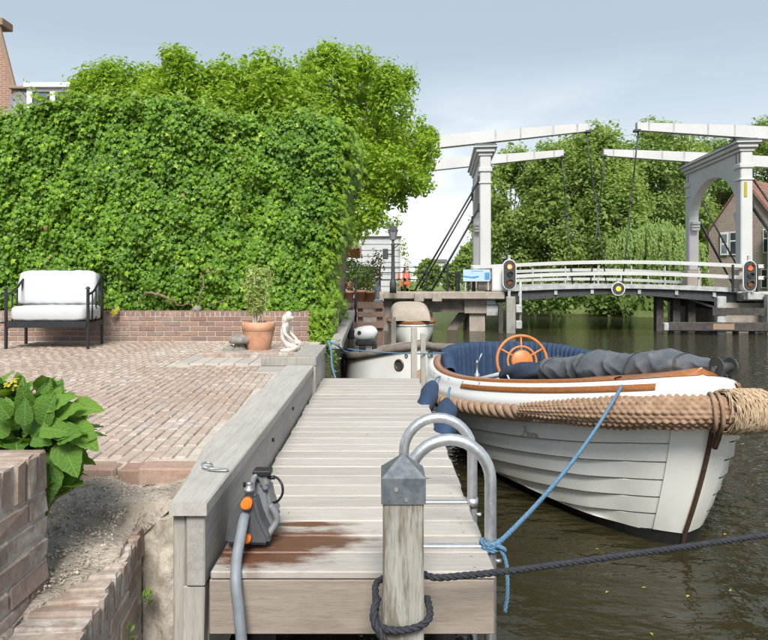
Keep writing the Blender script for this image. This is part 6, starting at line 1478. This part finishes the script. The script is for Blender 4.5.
b = MB(); q = [CI @ (BI @ P(x, y, d)) for x, y, d in ((506, 372, 6.12), (512, 384, 6.0), (519, 386.5, 5.97))]; b.tube(catmull(q, 5), .009, 6); b.build('piping', M['cushion'], cv)
for (a_, c_) in (((468, 382, 6.75), (516, 370, 6.4)), ((474, 384, 6.6), (522, 376, 6.35))): b = MB(); b.tube([BI @ P(*a_), BI @ P(*c_)], .021, 8); b.build('hood_tube', M['cream'], BO)
# anchor roller drum on the bow
dc = BI @ P(724, 367, 4.17); axd = BM.to_3x3().inverted() @ Vector((1, .25, 0)).normalized()
b = MB(); 
for o_, r_ in ((-.055, .066), (.055, .060)): b.tube([dc + axd * (o_ - .006), dc + axd * (o_ + .006)], r_, 20)
b.tube([dc - axd * .055, dc + axd * .055], .03, 14); b.tube([dc - axd * .075, dc - axd * .075 + Vector((-.05, 0, -.10))], .014, 6); b.tube([dc + axd * .075, dc + axd * .075 + Vector((-.05, 0, -.10))], .014, 6); b.tube([dc - axd * .08, dc + axd * .08], .010, 6); b.build('bow_roller', M['steeldark'], BO)
b = MB(); bc = BI @ P(645, 383, 4.55); b.tube([bc + Vector((0, 0, -.02)), bc + Vector((0, 0, .035))], .018, 8); b.tube([bc + Vector((-.05, 0, .035)), bc + Vector((.05, 0, .035))], .012, 8); b.build('deck_cleat', M['galv'], BO)
for px, py, d in ((458, 383, 6.6), (476, 387, 6.3), (497, 390, 6.0), (523, 391, 5.75), (444, 379, 6.9)):
    i_ = min(range(NO), key=lambda i: (BM @ Vector((OUT[i].x, -OUT[i].y, .75)) - P(px, py, d)).length); p = inset(i_, .040, .145); p.y *= -1; b = MB(); b.lathe([(.001, -.006), (.009, 0), (.006, .006), (.001, .008)], 8, Matrix.Translation(p)); b.build('press_stud', M['galv'], BO)
# rope fender: laid rope amidships, woven sausage round the bow
def fpath(i, out_, z): p = inset(i, -out_, z); p.x = OUT[i].x + nrm_(i).x * out_; p.y = max(0, OUT[i].y + nrm_(i).y * out_); return p
iW = min(range(NO), key=lambda i: abs(OUT[i].x - 3.95) + (0 if OUT[i].y < .95 else 9))
pl_ = [fpath(i, .075, -.055) for i in range(iW + 2)]
rope_path = [Vector((p.x, -p.y, p.z)) for p in pl_[::-1]] + pl_[1:]
b = MB(); rope(b, rope_path, .060, .30, .022, 3, 10); b.build('rope_fender', M['hemp'], BO)
bow = [fpath(i, .105, -.035) for i in range(iW, NO)]
bp = [Vector((p.x, -p.y, p.z)) for p in bow] + [p for p in bow[::-1][1:]]
bp = resample(chaikin(bp, 2), .0075); n = len(bp); rows = []
nk = 20
for i, p in enumerate(bp):
    t = i / (n - 1); dr = (bp[min(i + 1, n - 1)] - bp[max(i - 1, 0)]).normalized(); x, z = frame(dr); s_ = min(t, 1 - t) * 2; rad = .046 + .052 * min(1, s_ * 1.9) ** .8; row = []
    for k in range(90):
        a = 2 * PI * k / 90; A = i * .0075 / .044; kk = a / (2 * PI) * nk
        hgt = abs(math.sin(PI * (A + .5 * math.floor(kk)))) * abs(math.sin(PI * kk)) ** .7
        row.append(p + (x * math.cos(a) + z * math.sin(a)) * (rad + .021 * hgt * (.72 + .28 * math.sin(12.9 * math.floor(A) + 78.2 * math.floor(kk)) ) - .008 + .003 * math.sin(A * .9 + 2 * a)))
    rows.append(row)
b = MB(); b.grid(rows, closed_u=True); b.f += [tuple(range(90))[::-1], tuple((n - 1) * 90 + k for k in range(90))]; b.sm += [True, True]; b.build('bow_fender', M['hemp'], BO)
# frayed beard at the stem
b = MB(); cb = Vector((LB + .09, 0, sheer(LB) - .035))
for k in range(1300):
    th_ = rnd.uniform(-.05, 1.6); a = rnd.uniform(0, 2 * PI); rr_ = .110 + rnd.uniform(-.004, .014)
    p0 = bp[int(n / 2 + th_ * n * .085)] ; dr = (bp[int(n / 2 + th_ * n * .085) + 1] - bp[int(n / 2 + th_ * n * .085) - 1]).normalized(); x, z = frame(dr)
    q = []
    for j in range(7):
        aa = a + j * .20; lift = .002 + .010 * math.sin(j * .9 + k) ** 2; q.append(p0 + dr * (j * .006 * math.sin(k)) + (x * math.cos(aa) + z * math.sin(aa)) * (rr_ + lift))
    b.tube(q, [.0035, .0042, .004, .0038, .0034, .003, .002], 4, caps=False)
b.build('frayed_rope_end', M['hempfray'], BO, 'stuff')
b = MB()
for q0 in (bp[int(n / 2 - n * .012)], bp[int(n / 2 - n * .022)], bp[int(n / 2 + n * .15)]):
    i = min(range(n), key=lambda j: (bp[j] - q0).length); dr = (bp[i + 1] - bp[i - 1]).normalized(); b.tube(ring(q0, .110, dr, 28), .012, 6, closed=True)
b.build('lashing', M['hemp'], BO, 'stuff')
b = MB(); b.tube(catmull([Vector((LB - .02, .0, .96)), Vector((LB + .05, 0, .86)), Vector((LB + .0, 0, .74))], 5), .02, 8); b.build('stem_bracket', M['bronze'], BO)
# name on the second strake, script style strokes
def surf(px, py):
    best = None
    for i in range(NO):
        for v in [k / 60 for k in range(61)]:
            p = hullpt(i, v, .034); p.y *= -1; wv = BM @ p; e = (VX + FOC * wv.x / wv.y - px) ** 2 + (VY + FOC * (CZ - wv.z) / wv.y - py) ** 2
            if best is None or e < best[0]: best = (e, p, i, v)
    return best
e_, tp, ti, tv_ = surf(528, 433)
td = hullpt(ti + 2, tv_, .034) - hullpt(ti - 2, tv_, .034); td.y *= -1; td.normalize()
uph = hullpt(ti, tv_ + .05, .034) - hullpt(ti, tv_ - .05, .034); uph.y *= -1; uph = (uph - td * uph.dot(td)).normalized()
S = {'A': [[(-.9, .05), (-.7, -.2), (-.3, .2), (.1, .9), (.35, 1.5), (.40, 1.5), (.45, .6), (.6, 0)], [(-.2, .55), (.2, .65), (.7, .55)], [(-.35, 1.3), (.0, 1.55), (.5, 1.5)]],
     'u': [[(0, .6), (.02, .1), (.2, .0), (.42, .6), (.42, .1), (.6, .05)]], 'r': [[(0, .5), (.12, .65), (.3, .55), (.25, .1), (.42, .05)]],
     'o': [[(.32, .6), (.08, .5), (.05, .1), (.3, .02), (.42, .35), (.30, .6), (.6, .5)]], 'a': [[(.42, .55), (.15, .6), (.02, .2), (.2, .0), (.42, .5), (.42, .08), (.62, .05)]]}
xo = -.9; nm_ = MB(); sc_ = .048
for ch_, adv in (('A', .72), ('u', .56), ('r', .42), ('o', .54), ('r', .42), ('a', .6)):
    for st_ in S[ch_]:
        q = catmull([tp + td * ((xo + x + .25 * y) * sc_) + uph * ((y - .4) * sc_) for x, y in st_], 4); nm_.tube(q, .0026, 5)
    xo += adv
nout = td.cross(uph); 
for v in nm_.v: v += nout * (.003 if (BM.to_3x3() @ nout).y < 0 else -.004)
M['gold'] = simple('gold lettering', (.46, .42, .31), None, 20, .5); tag(nm_.build('name_lettering', M['gold'], BO), kind='stuff')

# blue mooring line from the bow cleat to the ladder
bl = thing('mooring_line', 'thin blue twisted line running from the launch cleat down to the ladder rail', 'rope', P(492, 545, 2.43), local=False)
a0 = P(622, 386, 4.62); lx, ly, lz = .413, 2.43, CZ - (545 - VY) * 2.43 / FOC
b = MB(); q = catmull([P(641, 381, 4.50), P(632, 382, 4.42), P(622, 386, 4.25)], 5) + sag(P(619, 391, 4.14), (lx + .03, ly - .01, lz + .012), .06, 22)[1:]; rope(b, q, .0105, .06, .012); b.build('line', M['bluerope'], bl)
b = MB(); hel = [Vector((lx + .034 * math.cos(a), ly + .034 * math.sin(a), lz - .018 + .012 * a / (2 * PI))) for a in [2 * PI * 3 * k / 60 for k in range(61)]]; rope(b, hel, .0095, .06, .01)
b.tube(ring((lx + .03, ly - .035, lz), .018, (.4, .6, .7), 16), .008, 6, closed=True); b.build('hitch', M['bluerope'], bl)
b = MB(); rope(b, catmull([Vector((lx + .03, ly - .04, lz)), Vector((lx + .050, ly - .045, lz - .05)), Vector((lx + .055, ly - .04, lz - .16)), Vector((lx + .045, ly - .04, lz - .23))], 8), .0085, .05, .01); b.build('tail', M['bluerope'], bl)

# fenders: navy bags over the stern quarter
def fender(top, low, r_, label, hook):
    top = P(*top); low = P(*low); hook = P(*hook); t = thing('boat_fender', label, 'fender', top, group='navy boat fenders'); q = resample(catmull([top, top.lerp(low, .5) + Vector((0, 0, .01)), low], 8), .012); n = len(q); rad = []
    for i in range(n): u = i / (n - 1); rad.append(r_ * (.12 + .88 * min(1, u / .38) ** .8) * (1 if u < .82 else max(.05, 1 - ((u - .82) / .18) ** 2) ** .5))
    b = MB(); b.tube(q, rad, 22)
    for v in b.v: v += Vector((.006 * math.sin(38 * v.z + 11 * v.y), 0, .005 * math.sin(45 * v.y + 20 * v.x)))
    b.build('bag', M['navy'], t); b = MB(); rope(b, catmull([q[1], q[1].lerp(hook, .5) + Vector((0, 0, .02)), hook], 5), .010, .05, .012); b.build('cord', M['bluerope'], t)
fender((434, 382, 6.3), (425, 408, 5.2), .075, 'rear navy fender squeezed over the jetty edge by the grey mooring posts', (440, 377, 6.6))
fender((448, 399, 5.2), (443, 441, 4.2), .078, 'nearer navy fender hanging between jetty edge and rope', (450, 388, 5.7))

# ================================================================== MOORED WHITE BOAT BEHIND THE JETTY
wb = thing('white_barge', 'white boat with a round porthole and grey rubbing band moored behind the jetty', 'boat', (.2, 8.2, 0))
prt0 = [(P(345, 0, 8.5).x, 8.5, .80), (P(348, 0, 7.95).x, 7.95, .838), (P(366, 0, 7.55).x, 7.55, .92), (P(392, 0, 7.25).x, 7.25, 1.009), (P(412, 0, 7.08).x, 7.08, 1.062), (P(423, 0, 7.02).x, 7.02, 1.091), (P(430, 0, 7.12).x, 7.12, 1.06), (P(446, 0, 7.6).x, 7.6, .98), (P(462, 0, 8.3).x, 8.3, .90), (P(462, 0, 9.0).x, 9.0, .86), (.3, 9.5, .84)]
prt = [(x * 1.3, y * 1.3, CZ - (CZ - z) * 1.3) for x, y, z in prt0]
wo_ = catmull([Vector(p) for p in prt], 6); wc_ = Vector((.40, 10.9, 0))
def wring(sc2, z=None, dz=0): return [Vector((wc_.x + (p.x - wc_.x) * sc2, wc_.y + (p.y - wc_.y) * sc2, (p.z + dz) if z is None else z)) for p in wo_]
b = MB(); b.grid([wring(.99, -.3), wring(1.0, .0), wring(1.004, .24), wring(.995, None, -.14), wring(1, None, -.10)], closed_u=True); b.build('hull', M['bargewhite'], wb)
b = MB(); b.grid([wring(.985, None, -.10), wring(1.018, None, -.10), wring(1.018, None, .0), wring(.95, None, .012), wring(.95, None, -.05)], closed_u=True); b.build('rubbing_band', M['darkconcrete'], wb)
b = MB(); b.grid([wring(.952, None, -.02), wring(.80, None, -.02), wring(.70, .38), wring(.02, .38)], closed_u=True); b.build('deck', M['cream'], wb)
pc_ = P(398, 365, 7.36); pn = Vector((-.74, -.67, .05)).normalized()
q0 = min(range(len(wo_)), key=lambda i: abs(VX + FOC * wo_[i].x / wo_[i].y - 398) + (0 if wo_[i].y < 10.1 else 999)); pd = wo_[q0]; tg = (wo_[q0 + 1] - wo_[q0 - 1]); tg.z = 0; tg.normalize(); pn = Vector((tg.y, -tg.x, 0)); pn = pn if pn.y < 0 else -pn
pc_ = Vector((pd.x, pd.y, CZ - (365 - VY) * pd.y / FOC)) + (wc_ - pd).normalized() * .012
pc_.z = CZ - (365 - VY) * pd.y / FOC
b = MB(); b.tube(ring(pc_ + pn * .012, .070, pn, 28), .017, 8, closed=True); por = b.build('porthole', M['bronze'], wb); b = MB(); b.tube([pc_ - pn * .02, pc_ + pn * .012], .063, 24); b.build('pane', M['darkglass'], por)
b = MB()
for px, py in ((407.5, 356), (430, 355)):
    i = min(range(len(wo_)), key=lambda i: abs(VX + FOC * wo_[i].x / wo_[i].y - px) + (0 if wo_[i].y < 10.1 else 999)); p0 = wo_[i]; e = Vector((p0.x, p0.y, CZ - (py - VY) * p0.y / FOC)) + (p0 - wc_).normalized() * .012
    if px > 420: break
    b.tube(ring(e, .022, (-.5, -.8, 0), 14), .006, 5, closed=True)
b.build('mooring_eye', M['steeldark'], wb)
def textmesh(txt, size, m, parent, loc, xdir, zdir, shear=0.0, depth=.002, name='lettering'):
    cu = bpy.data.curves.new(name, 'FONT'); cu.body = txt; cu.size = size; cu.extrude = depth; cu.shear = shear; cu.align_x = 'CENTER'; cu.align_y = 'CENTER'
    o = bpy.data.objects.new('tmp_text', cu); COL.objects.link(o); me = bpy.data.meshes.new_from_object(o.evaluated_get(bpy.context.evaluated_depsgraph_get())); bpy.data.objects.remove(o); bpy.data.curves.remove(cu)
    m3 = Matrix((xdir.normalized(), zdir.normalized(), xdir.cross(zdir).normalized())).transposed().to_4x4(); m3.translation = Vector(loc) - ORG[parent.name]; me.transform(m3); me.materials.clear(); o = link(name, me, m, parent); return tag(o, kind='stuff')
i = min(range(len(wo_)), key=lambda i: abs(VX + FOC * wo_[i].x / wo_[i].y - 430) + (0 if 9.0 < wo_[i].y < 10.3 and wo_[i].x > .61 else 999)); p0 = wo_[i]; tg = wo_[i + 1] - wo_[i - 1]; tg.z = 0
textmesh('OB', .135, M['steeldark'], wb, Vector((p0.x, p0.y, CZ - (354.5 - VY) * p0.y / FOC)) + Vector((tg.y, -tg.x, 0)).normalized() * .006, tg, Vector((0, 0, 1)))
b = MB(); b.tube(sag(P(348, 349, 7.3), P(411, 353.5, 6.72), .01, 10) + sag(P(412, 353.5, 6.70), P(445, 353, 7.0), .005, 8)[1:], .007, 6); o = b.build('thin_line', M['bluerope']); tag(o, 'thin taut blue line crossing in front of the white barge', 'rope')
# outboard motor
om = thing('outboard_motor', 'white cowled outboard motor tilted on the stern of the white barge', 'outboard motor', P(364, 333, 10.4), local=True); om.scale = (1.3, 1.3, 1.3)
rows = []
for i in range(13):
    t = -1 + i / 6; rr_ = max(.02, (1 - abs(t) ** 2.6)) ** .5; rows.append([Vector((.165 * t, .085 * rr_ * math.cos(a) * (1 + .1 * t), .088 * rr_ * math.sin(a) * (1 + .12 * t) + .015 * t)) for a in [2 * PI * k / 18 for k in range(18)]])
b = MB(); b.grid(rows, closed_u=True); b.build('cowl', M['gel'], om)
b = MB(); b.tube([(-.055, -.088, .01), (-.055, -.075, .01)], .024, 12); b.build('badge', M['blackmetal'], om)
b = MB(); b.box(-.20, -.11, -.07, .07, -.07, .05, .02); b.box(-.10, .14, -.05, .05, -.155, -.085, .015); b.build('lower_pan', M['blackmetal'], om)
b = MB(); b.tube([(-.18, 0, .03), (-.26, -.02, .09)], .016, 6); b.tube([(-.26, -.02, .09), (-.30, -.03, .07)], .022, 6); b.build('tiller', M['blackmetal'], om)
b = MB(); b.box(-.06, .02, -.05, .05, -.30, -.155, .01); b.box(.10, .16, -.05, .05, -.24, -.12, .01); b.tube([(-.12, -.03, -.20), (-.48, -.06, -.22)], .014, 6); b.build('clamp_bracket', M['blackmetal'], om)
for px, x1, yt, d, lab in ((414, 417, 327, 6.72, 'tallest of the three grey posts, standing at the far jetty corner'), (423, 425.5, 333, 6.85, 'slim grey post just right of the tallest at the far jetty corner'), (393.5, 396, 317, 13.4, 'grey post standing behind the white barge')):
    w2 = (x1 - px) * d / FOC; c = P(px, 390, d); b = MB(); b.box(c.x - w2, c.x + w2, d - w2, d + w2, -.8, P(0, yt, d).z, .006); o = b.build('dock_post', M['greypost']); tag(o, lab, 'mooring post', 'grey posts by the jetty end')
# small canopy boat
D3 = 18.0; cbx = P(413, 0, D3).x
ct = thing('canopy_boat', 'small cream boat under a beige canvas canopy below the bridge', 'boat', (cbx, D3, 0))
def bsec(hw_, z): return [Vector((cbx + hw_ * math.sin(a) if True else 0, D3 + 1.6 - 1.6 * math.copysign(abs(math.cos(a)) ** .7, math.cos(a)), z)) for a in [2 * PI * k / 24 for k in range(24)]]
zt_, zb_ = P(0, 322, D3).z, 0
b = MB(); b.grid([bsec(.45, -.2), bsec(.55, .02), bsec(.66, .25), bsec(.70, zt_ - .06)], closed_u=True); b.build('hull', M['hull'], ct)
b = MB(); b.grid([bsec(.71, zt_ - .08), bsec(.735, zt_ - .07), bsec(.735, zt_), bsec(.60, zt_ + .02)], closed_u=True); b.build('gunwale', M['teak'], ct)
b = MB(); b.grid([bsec(.705, zt_ - .14), bsec(.715, zt_ - .14), bsec(.715, zt_ - .082), bsec(.70, zt_ - .082)], closed_u=True); b.build('white_band', M['gel'], ct)
ztop_ = P(0, 303, D3).z; rows = []
for j in range(9):
    y = D3 + .12 + j * .32; e = math.sin(PI * (j + .6) / 9.2) ** .35; row = []
    for k in range(17):
        a = PI * k / 16; row.append(Vector((cbx - .04 + .56 * math.copysign(abs(math.cos(a)) ** .5, math.cos(a)) * (.9 + .1 * e), y, zt_ + (ztop_ - zt_) * abs(math.sin(a)) ** .55 * e)))
    rows.append(row)
b = MB(); b.grid([[Vector((p.x, D3 + .06, zt_ + (p.z - zt_) * .1)) for p in rows[0]]] + rows); b.build('canopy', M['canopy'], ct)
# leaves adrift and on the boards
for (n_, x0, x1, y0, y1, z_, sz_, nm, lab) in ((170, .9, 6, 2.4, 13, .004, .028, 'floating_leaves', None), (14, -.45, .3, 2.6, 6.2, DZ + .004, .018, 'fallen_leaves', None)):
    pos = np.stack([rng.uniform(x0, x1, n_), rng.uniform(y0, y1, n_), np.full(n_, z_)], 1); nn = np.stack([rng.normal(0, .08, n_), rng.normal(0, .08, n_), np.ones(n_)], 1)
    tag(link(nm, leafmesh(nm, LEAFV, LEAFF, pos, nn, rng.uniform(.6, 1.4, n_) * sz_, spin=3), M['yellowleaf']), kind='stuff')
